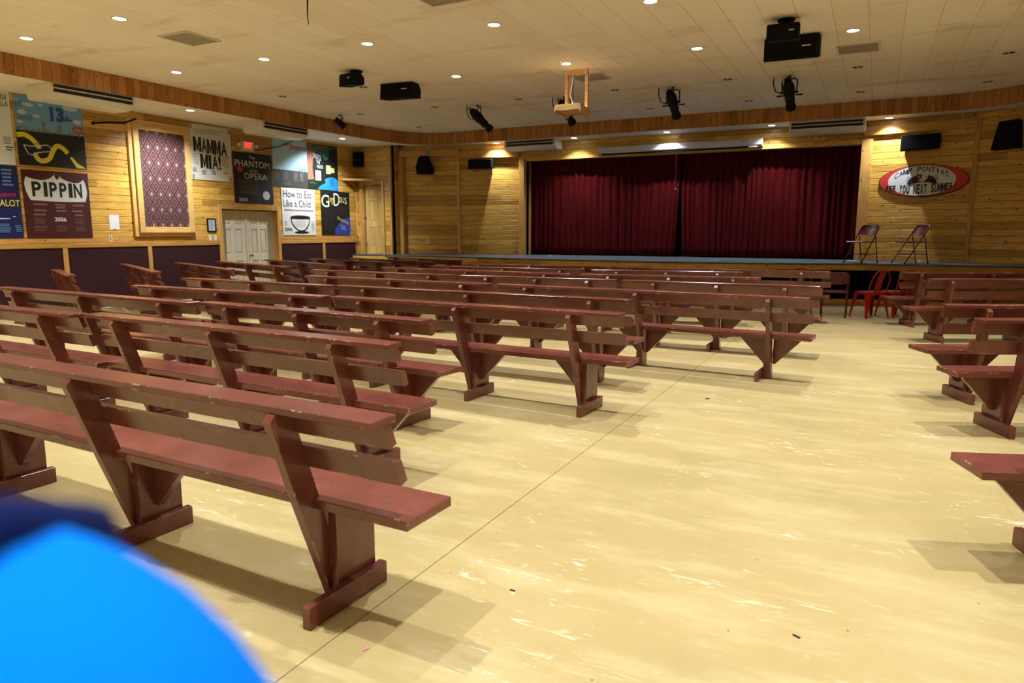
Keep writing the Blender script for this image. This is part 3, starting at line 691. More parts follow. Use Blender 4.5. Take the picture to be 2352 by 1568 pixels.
# 5 MAMMA MIA!
s = wall_sheet('poster', 'p_cream', (430, 281.6), (526, 296.6), (443, 411.3), (534, 418), 'cream poster with bold black MAMMA MIA! lettering')
for ch, a, b_ in zip('MAMMA', (.075, .27, .40, .575, .745), (.275, .40, .58, .75, .90)): s.text(ch, a, .225 + .05 * a, b_, .49 + .05 * a, 'p_ink', .03) if ch != 'M' else s.big_m(a, .225 + .05 * a, b_ - .01, .49 + .05 * a, 'p_ink', .3)
for ch, a, b_ in zip('MIA', (.22, .42, .50), (.41, .485, .655)): s.text(ch, a, .52 + .03 * a, b_, .78 + .03 * a, 'p_ink', .03) if ch != 'M' else s.big_m(a, .52 + .03 * a, b_, .78 + .03 * a, 'p_ink', .3)
s.shape([(.67, .53), (.71, .535), (.725, .60), (.70, .73), (.685, .73), (.66, .60)], 'p_ink', 'lettering'); s.shape(ell(.695, .765, .022, .026, 14), 'p_ink', 'lettering')
for ch, a, v in (('2', .01, .01), ('0', .94, .02), ('0', .01, .905), ('5', .925, .90)): s.text(ch, a, v, a + .05, v + .08, 'p_ink', .02)
s.lines(.05, .09, .92, .19, 3, 'p_inkgrey', seed=50, fill=.25, slope=-.03); s.lines(.03, .54, .18, .74, 6, 'p_inkgrey', seed=51, fill=.25); s.lines(.77, .54, .95, .74, 6, 'p_inkgrey', seed=52, fill=.25); s.lines(.02, .78, .12, .87, 5, 'p_bluegrey', seed=53)
s.lines(.23, .82, .36, .91, 4, 'p_inkgrey', seed=54); s.lines(.48, .82, .60, .90, 3, 'p_inkgrey', seed=55); s.lines(.78, .83, .88, .87, 2, 'p_inkgrey', seed=56)
# 6 PHANTOM (the mask of the show is a plain white patch here)
s = wall_sheet('poster', 'p_black', (532.4, 344.5), (622.5, 358.5), (539.5, 464), (628, 470), 'black chalk-lettered poster, The PHANTOM of the OPERA, above double doors')
s.text('The', .40, .06, .55, .12, 'p_chalk', .0); s.text('PHANTOM', .04, .155, .93, .285, 'p_chalk', .0); s.text('of the', .40, .325, .61, .375, 'p_chalk', .0); s.text('OPERA', .26, .40, .85, .52, 'p_chalk', .0); s.text('2003', .10, .905, .31, .965, 'p_chalk', .0)
s.shape(ell(.16, .34, .065, .055, 16), 'p_red', 'red_flower'); s.lines(.08, .545, .68, .83, 11, 'p_inkgrey', seed=60, fill=.22)
s.shape(ell(.81, .83, .095, .09, 18), 'p_chalk', 'pale_patch')
# 7 cartoon poster: lettering only, the painted figures are left out
s = wall_sheet('poster', 'p_ltblue', (623, 315), (703, 326), (628.7, 427.8), (707, 433), 'pale blue and brown poster lettered the Simpsons, dated 2005')
wav = [(0, .62)] + [(i / 24, .635 + .012 * (i % 2)) for i in range(25)] + [(1, 1), (0, 1)]
s.shape(wav, 'p_darkgrey', 'brown_ground'); s.text('the', .30, .07, .45, .14, 'p_red', .03); s.text('Simpsons', .48, .075, .965, .24, 'p_red', .025, skew=.0); s.text('2005', .72, .565, .98, .64, 'p_teal', .03)
for i, (a, b_) in enumerate(((.02, .17), (.26, .44), (.57, .70), (.76, .88))): s.lines(a, .68, b_, .86, 10, 'p_inkgrey', seed=70 + i, fill=.4)
s.lines(.26, .88, .5, .96, 4, 'p_inkgrey', seed=75, fill=.4)
# 8 INTO the WOODS
s = wall_sheet('poster', 'p_night', (704, 327.7), (773, 337.5), (707, 433), (777, 438.5), 'black poster with a brown tree and blue pond, INTO THE WOODS')
s.shape(curve([(.0, .0), (.12, .0), (.75, .03), (.72, .12), (.70, .28), (.58, .33), (.45, .22), (.30, .17), (.2, .25)], 4) + [(.0, .25)], 'p_teal', 'leaf_mass')
s.shape(curve([(0, .0), (.14, .0), (.18, .14), (.24, .12), (.22, .22), (.17, .40), (.16, .60), (.20, .78)], 3) + [(0, .80)], 'p_brown', 'tree_trunk'); s.stroke(curve([(.15, .17), (.3, .09), (.5, .06), (.68, .04)]), .05, 'p_brown', 'branch'); s.stroke([(.45, .09), (.55, .18), (.6, .25)], .03, 'p_brown', 'branch')
s.text('INTO', .21, .22, .44, .34, 'p_chalk', .0, skew=.05); s.text('THE', .29, .36, .40, .43, 'p_chalk', .0, skew=.02); s.text('WOODS', .30, .46, .50, .53, 'p_chalk', .0)
s.rect(.24, .58, .42, .80, 'p_lime', 'pasted_note'); s.rect(.60, .44, .76, .63, 'p_lime', 'pasted_note'); s.rect(.75, .49, .88, .60, 'p_lime', 'pasted_note'); s.lines(.25, .6, .41, .79, 8, 'p_inkgrey', seed=80, fill=.3); s.lines(.61, .46, .75, .62, 7, 'p_inkgrey', seed=81, fill=.3)
s.shape(curve([(.30, .98), (.42, .90), (.56, .84), (.54, .77), (.66, .72), (.84, .71), (.96, .76), (1.0, .84)], 4) + [(1, 1), (.34, 1)], 'p_pond', 'pond'); s.lines(.70, .75, .86, .92, 4, 'p_navy', seed=82, fill=.4); s.text('2008', .77, .035, .9, .075, 'p_teal', .01)
s.lines(.03, .84, .26, .89, 2, 'p_green', seed=83)
# 9 How to Eat Like a Child
s = wall_sheet('poster', 'p_white', (644.7, 430.6), (720.7, 435.7), (649.7, 540), (725.5, 540), 'white poster, How to Eat Like a Child, with a black-rimmed bowl')
s.text('How to Eat', .05, .045, .90, .20, 'p_ink', .01); s.text('Like a Child', .04, .245, .86, .40, 'p_ink', .01)
for u in (.89, .925, .96): s.shape(ell(u, .392, .008, .007, 8), 'p_ink', 'lettering')
s.lines(.04, .45, .96, .49, 1, 'p_faint', seed=90, fill=.8); s.text('2006', .05, .84, .27, .91, 'p_ink', .02)
s.shape(ell(.56, .94, .22, .03, 20), 'p_ink', 'bowl_shadow')
s.shape([(.23, .61), (.83, .61)] + curve([(.83, .61), (.80, .76), (.70, .88), (.55, .93), (.40, .88), (.27, .76), (.23, .61)], 4), 'p_ink', 'bowl'); s.shape(curve([(.265, .655), (.30, .75), (.42, .86), (.55, .895), (.67, .86), (.77, .75), (.795, .655)], 4), 'p_white', 'bowl_side'); s.shape(ell(.53, .615, .30, .045, 24), 'p_ink', 'bowl_mouth')
s.lines(.32, .68, .75, .83, 8, 'p_inkgrey', seed=91, fill=.3); s.lines(.86, .70, .97, .92, 7, 'p_inkgrey', seed=92, fill=.25); s.lines(.05, .70, .13, .80, 4, 'p_inkgrey', seed=93, fill=.25)
# 10 Guys and Dolls
s = wall_sheet('poster', 'p_black', (735, 437), (800.7, 441.9), (739.5, 539.5), (804.6, 539.5), 'black poster lettered GUYS and DOLLS with a blue corner')
s.text('G', .02, .09, .28, .37, 'p_chalk', .0); s.text('UYS', .25, .15, .45, .25, 'p_yellow', .01); s.text('and', .36, .24, .47, .30, 'p_yellow', .0); s.text('D', .44, .04, .64, .33, 'p_chalk', .0); s.text('O', .62, .12, .70, .25, 'p_yellow', .01); s.text('L', .71, .12, .755, .25, 'p_yellow', .01); s.text('L', .765, .12, .81, .25, 'p_yellow', .01); s.text('S', .82, .13, .90, .28, 'p_chalk', .0)
s.shape(curve([(.45, 1), (.46, .88), (.55, .78), (.66, .70), (.82, .62), (1, .58)], 4) + [(1, 1)], 'p_royal', 'blue_corner'); s.text('Broadway', .55, .62, .95, .72, 'p_gold', .01, skew=.12); s.text('in the', .66, .76, .82, .81, 'p_gold', .0, skew=.04); s.text('2001', .66, .83, .85, .88, 'p_gold', .0, skew=.05)
s.lines(.05, .42, .45, .9, 14, 'p_darkgrey', seed=95, fill=.25); s.lines(.55, .36, .92, .56, 6, 'p_darkgrey', seed=96, fill=.25)

# framed brocade panel on the left wall
a, b_, c, d = (onX(*q, XW + .03) for q in ((302, 279), (429, 303), (314, 535), (443, 533)))
y0, y1, z0, z1 = (a.y + c.y) / 2, (b_.y + d.y) / 2, (c.z + d.z) / 2, (a.z + b_.z) / 2
fr = empty('framed_cloth_panel', (XW + .02, (y0 + y1) / 2, z0), WALLR, 'tall wood-framed panel of maroon diamond-patterned cloth on left wall', 'wall panel')
w_, h_ = (y1 - y0) / 2, z1 - z0
for nm, x0, x1, q0, q1 in (('frame_stile', -w_, -w_ + .12, 0, h_), ('frame_stile', w_ - .12, w_, 0, h_), ('frame_rail', -w_ + .12, w_ - .12, 0, .12), ('frame_rail', -w_ + .12, w_ - .12, h_ - .12, h_)):
    MB().box(x0, x1, q0, q1, 0, .09).build(nm, 'pine_frame', fr, bevel=.004)
for x0, x1, q0, q1 in ((-w_ - .09, -w_ - .002, -.08, h_ + .08), (w_ + .002, w_ + .035, -.08, h_ + .08), (-w_, w_, -.08, -.002), (-w_, w_, h_ + .002, h_ + .08)):
    MB().box(x0, x1, q0, q1, 0, .05).build('outer_moulding', 'pine_frame', fr, bevel=.004)
MB().box(-w_ + .12, w_ - .12, .12, h_ - .12, .02, .05).build('cloth', 'damask_cloth', fr)
# paper sheet, small framed notice, switch and socket plates
def wall_small(name, mat, px0, py0, px1, py1, label, cat, t=.008, off=.021):
    a, b_ = onX(px0, py0, XW + off), onX(px1, py1, XW + off)
    return Sheet(name, mat, (XW + off, (a.y + b_.y) / 2, (a.z + b_.z) / 2), WALLR, b_.y - a.y, a.z - b_.z, label, cat, t=t)
s = wall_small('paper_sheet', 'paper', 249.5, 493, 275, 527, 'blank white paper sheet pinned to the left wall', 'paper', t=.002)
s.shape([(.3, .97), (.7, .97), (.55, 1.04)], 'p_ink', 'torn_edge')
s = wall_small('framed_notice', 'black_matte', 474, 501.5, 496, 532.5, 'small black-framed notice beside the double doors', 'picture frame', t=.02)
s.rect(.14, .10, .86, .90, 'p_cloud', 'notice_sheet'); s.lines(.2, .18, .8, .82, 8, 'p_inkgrey', seed=99)
s = wall_small('socket_plate', 'plate_ivory', 249, 541, 258, 554.5, 'ivory socket plate below the paper sheet', 'socket'); s.rect(.3, .2, .7, .42, 'socket_dark', 'socket_hole'); s.rect(.3, .58, .7, .8, 'socket_dark', 'socket_hole')
s = wall_small('switch_plate', 'plate_ivory', 478.5, 538.5, 487, 552, 'ivory switch plate beside the doors, left of two', 'switch'); s.rect(.4, .3, .6, .7, 'p_white', 'toggle')
s = wall_small('switch_plate', 'plate_ivory', 490.5, 539, 498.5, 552, 'ivory switch plate beside the doors, right of two', 'switch'); s.rect(.4, .3, .6, .7, 'p_white', 'toggle')
# exit sign with two lamp heads
a, b_ = onX(553.8, 323.5, XW + .06), onX(582.4, 348.7, XW + .06)
ex = empty('exit_sign', (XW + .02, (a.y + b_.y) / 2, (a.z + b_.z) / 2), WALLR, 'white EXIT sign with red letters and two emergency lamp heads', 'exit sign')
ew, eh = (b_.y - a.y) / 2, (a.z - b_.z) / 2
MB().box(-ew, ew, -eh, eh, 0, .07).build('housing', 'exit_white', ex, bevel=.008)
me = text_mesh('EXIT', .03); xs = [v.co.x for v in me.vertices]; ys = [v.co.y for v in me.vertices]
for v in me.vertices: v.co = (-ew * .62 + (v.co.x - min(xs)) / (max(xs) - min(xs)) * ew * 1.3, -eh * .42 + (v.co.y - min(ys)) / (max(ys) - min(ys)) * eh * 1.25, .0715)
me.materials.clear(); me.materials.append(MATS['exit_red']); link(bpy.data.objects.new('lettering', me), ex)
for sx_ in (-1, 1):
    hd = MB().lathe([(.02, 0), (.045, .01), (.055, .05), (.05, .06), (0, .055)], 14, axis=(sx_ * .5, -.3, .8), at=(sx_ * (ew + .06), .03, .02)).build('lamp_head', 'exit_white', ex, smooth=True)
    MB().tube([(sx_ * ew * .9, .03, .03), (sx_ * (ew + .06), .03, .02)], .015, 8).build('arm', 'exit_white', ex)

# ------------------------------------------------------------------ doors
def panel_door(w_, h_, mat, parent, name='door_leaf', t=.04, proud=True):
    """six-panel leaf: stiles, rails and sunk panels; local x across, z up, face toward -y"""
    lf = MB().box(0, w_, 0, t * .5, 0, h_).build(name, mat, parent)
    st, md = .13 * w_ / .8, .11 * w_ / .8
    rz = [(0, .2), (.78, .96), (1.55, 1.66), (h_ - .12, h_)]
    for x0, x1 in ((0, st), (w_ - st, w_), (w_ / 2 - md / 2, w_ / 2 + md / 2)): MB().box(x0, x1, -t * .35, 0, 0, h_).build('stile', mat, lf, bevel=.004)
    for z0, z1 in rz:
        MB().box(st, w_ / 2 - md / 2, -t * .34, 0, z0, z1).build('rail', mat, lf, bevel=.004); MB().box(w_ / 2 + md / 2, w_ - st, -t * .34, 0, z0, z1).build('rail', mat, lf, bevel=.004)
    for (za, zb) in ((.2, .78), (.96, 1.55), (1.66, h_ - .12)):
        for x0, x1 in ((st, w_ / 2 - md / 2), (w_ / 2 + md / 2, w_ - st)):
            MB().box(x0 + .03, x1 - .03, -t * .22, 0, za + .03, zb - .03).build('panel', mat, lf, bevel=.006)
    return lf
dd = empty('door_1', (XW - .14, DOOR[0], 0), (0, 0, R(90))); tag(dd, kind='structure')
dw = (DOOR[1] - DOOR[0] - .10) / 2
l1 = panel_door(dw - .004, DOOR[2] - .03, 'door_white', dd); l1.location = (.03, 0, .01)
l2 = panel_door(dw - .10, DOOR[2] - .03, 'door_white', dd); l2.location = (.03 + dw + .03, 0, .01)
MB().box(.03 + dw - .005, .03 + dw + .028, -.035, .0, .01, DOOR[2] - .02).build('astragal', 'door_white', dd, bevel=.004)
MB().box(2 * dw - .03, 2 * dw + .10, -.02, .02, .01, DOOR[2] - .02).build('fixed_stile', 'door_white', dd)
MB().lathe([(.01, 0), (.03, .004), (.012, .02), (.012, .04), (.03, .05), (.032, .065), (.02, .078), (0, .08)], 16, axis=(0, -1, 0), at=(.03 + dw + .09, -.014, .92)).build('knob', 'chrome', dd, smooth=True)
for nm, x0, x1, z0, z1 in (('casing', -.10, 0, 0, DOOR[2] + .1), ('casing', DOOR[1] - DOOR[0], DOOR[1] - DOOR[0] + .10, 0, DOOR[2] + .1)):
    MB().box(x0, x1, -.175, -.14, z0, z1).build(nm, 'pine_trim', dd, bevel=.004)
MB().box(0, DOOR[1] - DOOR[0], -.175, -.14, DOOR[2], DOOR[2] + .1).build('head_casing', 'pine_trim_x', dd, bevel=.004)
for x0, x1 in ((-.02, .02), (DOOR[1] - DOOR[0] - .02, DOOR[1] - DOOR[0] + .02)): MB().box(x0, x1, -.14, .05, 0, DOOR[2] + .02).build('jamb', 'pine_trim', dd)
MB().box(.02, DOOR[1] - DOOR[0] - .02, -.14, .05, DOOR[2] - .005, DOOR[2] + .03).build('head_jamb', 'pine_trim_x', dd)
MB().box(-.3, DOOR[1] - DOOR[0] + .3, .06, .1, 0, 2.4).build('dark_backing', 'plaster_dark', dd)
# narrow pine door, standing ajar
d2 = empty('door_2', (SD[0], YD, .82), (0, 0, 0)); tag(d2, kind='structure')
sw = SD[1] - SD[0]
lf = panel_door(sw - .06, SD[2] - .82 - .06, 'pine_door', d2); lf.location = (.05, .07, .03); lf.rotation_euler = (0, 0, R(24))
MB().lathe([(.008, 0), (.026, .004), (.01, .02), (.026, .04), (.02, .06), (0, .062)], 14, axis=(0, -1, 0), at=(sw - .13, -.014, .93)).build('knob', 'chrome', lf, smooth=True)
for z in (.25, 1.0, 1.78): MB().box(-.012, .012, -.03, -.01, z, z + .1).build('hinge', 'brass', lf)
for x0, x1 in ((-.11, -.0), (sw, sw + .09)): MB().box(x0, x1, -.045, -.019, -.02, SD[2] - .82 + .09).build('casing', 'pine_trim', d2, bevel=.004)
MB().box(0, sw, -.045, -.019, SD[2] - .82, SD[2] - .82 + .09).build('head_casing', 'pine_trim_x', d2, bevel=.004)
for x0, x1 in ((0, .025), (sw - .02, sw)): MB().box(x0, x1, -.02, .12, 0, SD[2] - .82).build('jamb', 'pine_trim', d2)
MB().box(.025, sw - .02, -.02, .12, SD[2] - .84, SD[2] - .82).build('head_jamb', 'pine_trim_x', d2)
# corner shelf and wall speaker by that door
p = onX(793, 410, XW + .02)
sh = empty('corner_shelf', (XW + .02, YD - .02, p.z - .06), (0, 0, 0), 'small pine corner shelf above the narrow door', 'shelf')
MB().poly([(0, 0), (0, -.62), (.06, -.62), (.72, -.06), (.72, 0)], 0, .055).build('board', 'pine_frame', sh)
MB().prism([(-.02, -.22), (-.02, 0), (-.40, 0), (-.36, -.05)], .05, .09, 'yz').build('bracket', 'pine_board', sh)
def speaker_box(name, prof, length, loc, rot, label, mats=('black_matte', 'grille_black'), logo=True):
    """profile (depth, height) drawn out along x; grille on the front (-y)"""
    r = empty(name, loc, rot, label, 'speaker')
    MB().prism(prof, -length / 2, length / 2, 'yz').build('cabinet', mats[0], r, bevel=.008)
    zs = [q[1] for q in prof]; y0 = min(q[0] for q in prof)
    MB().box(-length / 2 + .02, length / 2 - .02, y0 - .008, y0 + .012, min(zs) + .025, max(zs) - .025).build('grille', mats[1], r, bevel=.004)
    if logo: MB().box(.04, .10, y0 - .0095, y0 - .006, (min(zs) + max(zs)) / 2 - .006, (min(zs) + max(zs)) / 2 + .006).build('badge', 'logo_white', r)
    return r
sp = empty('wall_speaker', (onY(823, 366, YD - .12).x, YD - .02, onY(823, 366, YD - .12).z), (0, 0, 0), 'rounded dark speaker on the wall above the narrow door', 'speaker')
MB().poly([(-.13, 0), (-.15, -.10), (-.12, -.19), (0, -.22), (.12, -.19), (.15, -.10), (.13, 0)], -.2, .2).build('cabinet', 'grille_black', sp, smooth=True); MB().box(-.05, .05, -.226, -.216, -.03, -.02).build('badge', 'p_grey', sp)

# ------------------------------------------------------------------ air units, screen housing
def air_unit(loc, rot, ln, dep, label):
    r = empty('air_unit', loc, rot, label, 'air conditioner', 'ceiling-hung air units')
    prof = [(0, 0), (0, -.155), (.03, -.18), (.14, -.235), (.20, -.245), (dep - .06, -.245), (dep, -.2), (dep, 0)]
    MB().prism(prof, 0, ln, 'yz').build('casing', 'white_plastic', r, bevel=.006)
    MB().box(.05, ln - .05, -.006, .01, -.145, -.02).build('grille_opening', 'dark_grille', r)
    MB().box(.05, ln - .05, -.014, -.004, -.090, -.070).build('louvre', 'slat_white', r)
    MB().box(ln - .2, ln - .1, -.002, .002, -.150, -.143).build('badge', 'p_grey', r)
    return r
g1 = onZ(117, 191, 3.9); air_unit((XB - .03, 7.32, ZU - .004), (0, 0, R(90)), 1.5, .68, 'white air unit under the soffit above the sky-blue poster')
air_unit((XB - .06, 11.9, ZU - .004), (0, 0, R(90)), 1.42, .62, 'white air unit under the soffit above the EXIT sign')
air_unit((-9.22, 17.56, ZU - .004), (0, 0, 0), 1.5, .5, 'white air unit over the stage, left of the screen housing')
air_unit((-1.96, 17.56, ZU - .004), (0, 0, 0), 1.56, .5, 'white air unit over the stage, right of the screen housing')
sc_ = empty('screen_housing', (-6.68, YH - .03, 3.52), (0, 0, 0), 'long white roll-down screen housing above the red curtain', 'projection screen')
MB().prism([(0, 0), (-.11, .0), (-.14, .03), (-.14, .14), (-.12, .165), (0, .165)], 0, 4.09, 'yz').build('casing', 'screen_white', sc_, bevel=.005)
for x in (-.012, 4.09): MB().box(x, x + .012, -.145, 0, -.01, .17).build('end_cap', 'white_plastic', sc_)
MB().box(.06, 3.98, -.10, -.03, -.035, -.001).build('rolled_batten', 'black_matte', sc_); MB().box(3.78, 3.98, -.12, -.06, -.03, -.001).build('pull_bracket', 'white_plastic', sc_); MB().box(3.6, 3.8, -.1425, -.139, .11, .125).build('badge', 'p_grey', sc_)
MB().tube([(2.05, -.08, -.03), (2.05, -.09, -.5), (2.06, -.085, -.93)], .003, 6).build('pull_cord', 'folding_red', sc_); MB().tube([(2.06, -.085, -.93), (2.06, -.085, -.97)], .009, 8).build('cord_knob', 'white_plastic', sc_)

# ------------------------------------------------------------------ curtain
def curtain(x0, x1, label, seed, edge_l=0., edge_r=0.):
    r = random.Random(seed); o = empty('stage_curtain', ((x0 + x1) / 2, YH + .42, ZS + .03), (0, 0, 0), label, 'curtain', 'red stage curtains')
    Ln = x1 - x0; nx_ = int(Ln / .018); nz = 14; H_ = OZ - ZS + .25
    ph = []; s_ = 0
    while s_ < Ln: wv = r.uniform(.10, .24); ph.append((s_, wv, r.uniform(.035, .095))); s_ += wv
    vs = []; fs = []
    for k in range(nz + 1):
        t = k / nz
        for i in range(nx_ + 1):
            x = i / nx_ * Ln
            for (a, wv, am) in ph:
                if a <= x < a + wv or (a, wv, am) == ph[-1]: q = (x - a) / wv; A = am; break
            y = -A * (math.sin(math.pi * q) ** 1.3 if 0 <= q <= 1 else 0) * (1.0 - .25 * t) + .03 * math.sin(x * 1.7 + seed)
            gl = edge_l * max(0, 1 - x / 1.1) * (1 - t) ** 1.5; gr = edge_r * max(0, 1 - (Ln - x) / 1.1) * (1 - t) ** 1.5
            vs.append((x - Ln / 2 + gl - gr, y, t * H_))
    for k in range(nz):
        for i in range(nx_):
            a = k * (nx_ + 1) + i; fs.append((a, a + 1, a + nx_ + 2, a + nx_ + 1))
    m = MB(); m.add(vs, fs); c = m.build('cloth', 'red_velvet', o, smooth=True); sol = c.modifiers.new('thick', 'SOLIDIFY'); sol.thickness = .006
    MB().tube([(-Ln / 2, 0, H_), (Ln / 2, 0, H_)], .02, 8).build('hanging_rail', 'black_metal', o)
    return o
xm = onY(1560, 480, YH + .42).x
curtain(OX0 - .1, xm + .02, 'deep red velvet stage curtain, left half', 3, edge_r=.10); curtain(xm + .02, OX1 + .15, 'deep red velvet stage curtain, right half', 8, edge_l=.08)

# ------------------------------------------------------------------ things on the wing walls
def on_wing(a, b_, px, py):
    d = Vector((b_[0] - a[0], b_[1] - a[1], 0)); n = Vector((d.y, -d.x, 0)).normalized()
    return onP(px, py, (a[0], a[1], 0), n) + n * .025, math.atan2(d.y, d.x)
p, an = on_wing(P1, P2, 984, 382)
sp = empty('wing_speaker', p, (0, 0, an), 'tapered black speaker hung on the left wing wall, round-backed', 'speaker')
MB().prism([(-.20, -.24), (-.24, -.05), (-.16, .20), (-.07, .26), (.09, .26), (.12, .12), (.2, .0), (.24, -.08), (.2, -.25)], -.38, -.12, 'xz').build('cabinet', 'grille_black', sp, bevel=.01)
MB().prism([(-.2, -.25), (-.2, -.02), (.2, -.02), (.2, -.25)], -.41, -.375, 'xz').build('grille', 'black_matte', sp, bevel=.01); MB().tube([(0, -.16, .05), (0, -.0, .05)], .02, 8).build('bracket', 'black_metal', sp)
p, an = on_wing(P2, P3, 1107, 379); q = speaker_box('wing_speaker', [(-.25, -.13), (-.25, .13), (-.05, .16), (-.03, -.1)], .68, p, (0, 0, an), 'long low black speaker on the left wing wall beside curtain', logo=False); MB().box(-.05, .05, -.06, 0, -.05, .05).build('bracket', 'black_metal', q)
p, an = on_wing(Q0, Q1, 2118, 330); q = speaker_box('wing_speaker', [(-.27, -.16), (-.27, .16), (-.05, .19), (-.03, -.12)], .72, p, (0, 0, an), 'long low black speaker above the oval camp sign', logo=False); MB().box(-.05, .05, -.06, 0, -.05, .05).build('bracket', 'black_metal', q)
p, an = on_wing(Q1, Q2, 2325, 313); q = empty('wing_speaker', p, (0, 0, an), 'tapered black speaker high on the far right wall', 'speaker')
MB().prism([(-.24, -.28), (-.2, -.05), (-.14, .26), (.2, .28), (.24, -.26)], -.38, -.14, 'xz').build('cabinet', 'grille_black', q, bevel=.01); MB().box(-.18, .2, -.40, -.38, -.24, .0).build('grille', 'black_matte', q); MB().tube([(0, -.16, .05), (0, -.0, .05)], .02, 8).build('bracket', 'black_metal', q)
for (a, b_, px, py, lab) in ((P1, P2, 985, 555, 'ivory socket plate low on the left wing wall'), (Q1, Q2, 2298, 563, 'ivory socket plate low on the far right wall')):
    p, an = on_wing(a, b_, px, py); s = Sheet('socket_plate', 'plate_ivory', p, (R(90), 0, an), .075, .12, lab, 'socket', t=.008); s.rect(.3, .2, .7, .42, 'socket_dark', 'socket_hole'); s.rect(.3, .58, .7, .8, 'socket_dark', 'socket_hole')
p, an = on_wing(P1, P2, 988, 351); s = Sheet('tape_scrap', 'teal_tape', p + Vector((.04, -.14, 0)), (R(90), 0, an), .12, .07, 'scrap of teal tape on the beam above the left wing', 'tape', t=.003); s.rect(.3, .3, .5, .7, 'p_white', 'print')
# oval camp sign
p, an = on_wing(Q0, Q1, 2120, 415.5)
s = Sheet('camp_sign', 'sign_black', p, (R(90), 0, an), 1.72, .68, 'oval red and white CAMP PONTIAC, SEE YOU NEXT SUMMER! sign', 'sign', t=.03, outline=ell(.5, .5, .5, .5, 48))
s.shape(ell(.5, .49, .49, .475, 48), 'sign_red', 'red_field'); s.shape(ell(.485, .49, .375, .465, 48), 'sign_white', 'white_field')
W1 = 'CAMP PONTIAC'
for i, ch in enumerate(W1):
    if ch == ' ': continue
    t = (i - 5.6) / 5.9; u = .485 + t * .30; v = .135 + .20 * t * t; wd = {'I': .016, 'M': .054}.get(ch, .042)
    if ch == 'M': s.big_m(u - wd / 2, v - .08, u + wd / 2, v + .08, 'sign_black')
    else: s.text(ch, u - wd / 2, v - .08, u + wd / 2, v + .08, 'sign_black', .025, skew=.10 * t)
W2 = 'SEE YOU NEXT SUMMER!'; n2 = len(W2)
for i, ch in enumerate(W2):
    if ch == ' ': continue
    t = (i - (n2 - 1) / 2) / ((n2 - 1) / 2); u = .48 + t * .375; v0 = .60 - .015 * t; v1 = .90 - .15 * t * t; wd = {'!': .009, 'M': .040}.get(ch, .033)
    if ch == '!': s.rect(u - .005, v0, u + .006, v1 - .05, 'sign_black', 'lettering'); s.rect(u - .005, v1 - .035, u + .006, v1, 'sign_black', 'lettering')
    elif ch == 'M': s.big_m(u - wd / 2, v0, u + wd / 2, v1, 'sign_black')
    else: s.text(ch, u - wd / 2, v0, u + wd / 2, v1, 'sign_black', .03)
s.shape(curve([(.33, .56), (.36, .42), (.42, .34), (.50, .36), (.58, .34), (.63, .44), (.66, .56), (.645, .62), (.60, .58), (.55, .545), (.46, .545), (.40, .58), (.355, .62)], 3), 'sign_black', 'emblem_body')
for sg in (-1, 1):
    for k in range(3): s.stroke([(.495 + sg * .11, .40 + .05 * k), (.495 + sg * (.165 + .01 * k), .36 + .05 * k)], .012, 'sign_black', 'emblem_whisker')
s.shape([(.425, .27), (.45, .30), (.49, .295), (.49, .40), (.455, .48), (.43, .38)], 'sign_dkred', 'emblem_face'); s.shape([(.49, .295), (.535, .30), (.565, .27), (.555, .40), (.53, .49), (.50, .53), (.455, .49), (.49, .40)], 'sign_white', 'emblem_face')
s.shape(ell(.53, .38, .012, .015, 10), 'sign_black', 'emblem_eye'); s.shape(ell(.458, .38, .010, .013, 10), 'sign_white', 'emblem_eye'); s.shape([(.485, .445), (.51, .445), (.497, .47)], 'sign_black', 'emblem_nose')
# cord hanging by the far right corner
p = onP(2210, 272, (Q1[0], Q1[1], 0), (0, -1, 0)); o = empty('hanging_cord', (p.x, 17.6, ZU), (0, 0, 0), 'thin pale cord looped down from the soffit at right', 'cord')
MB().tube([(0, 0, 0), (-.01, 0, -.2), (.0, 0, -.4), (.05, 0, -.45), (.06, 0, -.3)], .008, 6).build('loop', 'vent_white', o)
# cables by the air units
o = empty('wall_cable', (XW + .03, 12.6, 3.45), (0, 0, 0), 'black cable drooping from air unit to cartoon poster', 'cable')
MB().tube([(0, .0, .02), (.01, .6, .05), (.1, 1.2, .20), (.7, 1.35, .42)], .014, 8).build('lead', 'cable_black', o)
o = empty('pipe_bracket', (XW + .02, 9.28, 3.62), (0, 0, 0), 'dark pipe stub on the wall under first air unit', 'pipe')
MB().tube([(0, -.3, -.03), (.03, 0, .02), (.12, .3, .05), (.35, .38, .12)], .018, 8).build('pipe', 'black_metal', o); MB().lathe([(.03, 0), (.03, .03)], 10, axis=(1, 0, 0), at=(0, -.3, -.03)).build('flange', 'black_metal', o)

# ------------------------------------------------------------------ ceiling gear
for (x, y), lab in (((-8.97, 7.40), 'grey ceiling vent above the left benches'), ((-4.77, 7.46), 'ceiling vent cut off by the top picture edge'), ((-4.77, 12.42), 'ceiling vent just right of the projector shelf'), ((-.46, 12.36), 'ceiling vent right of the large double speaker')):
    r = empty('ceiling_vent', (x, y, ZC), (0, 0, 0), lab, 'vent', 'square ceiling vents')
    for a in ((-.30, .30, -.30, -.27), (-.30, .30, .27, .30), (-.30, -.27, -.27, .27), (.27, .30, -.27, .27)): MB().box(a[0], a[1], a[2], a[3], -.018, 0).build('frame', 'vent_white', r)
    MB().box(-.27, .27, -.27, .27, -.006, 0).build('mesh', 'vent_grey', r)
    for k in range(9): MB().box(-.265, .265, -.25 + k * .0625 - .006, -.25 + k * .0625 + .006, -.012, -.006).build('slat', 'vent_grey', r)
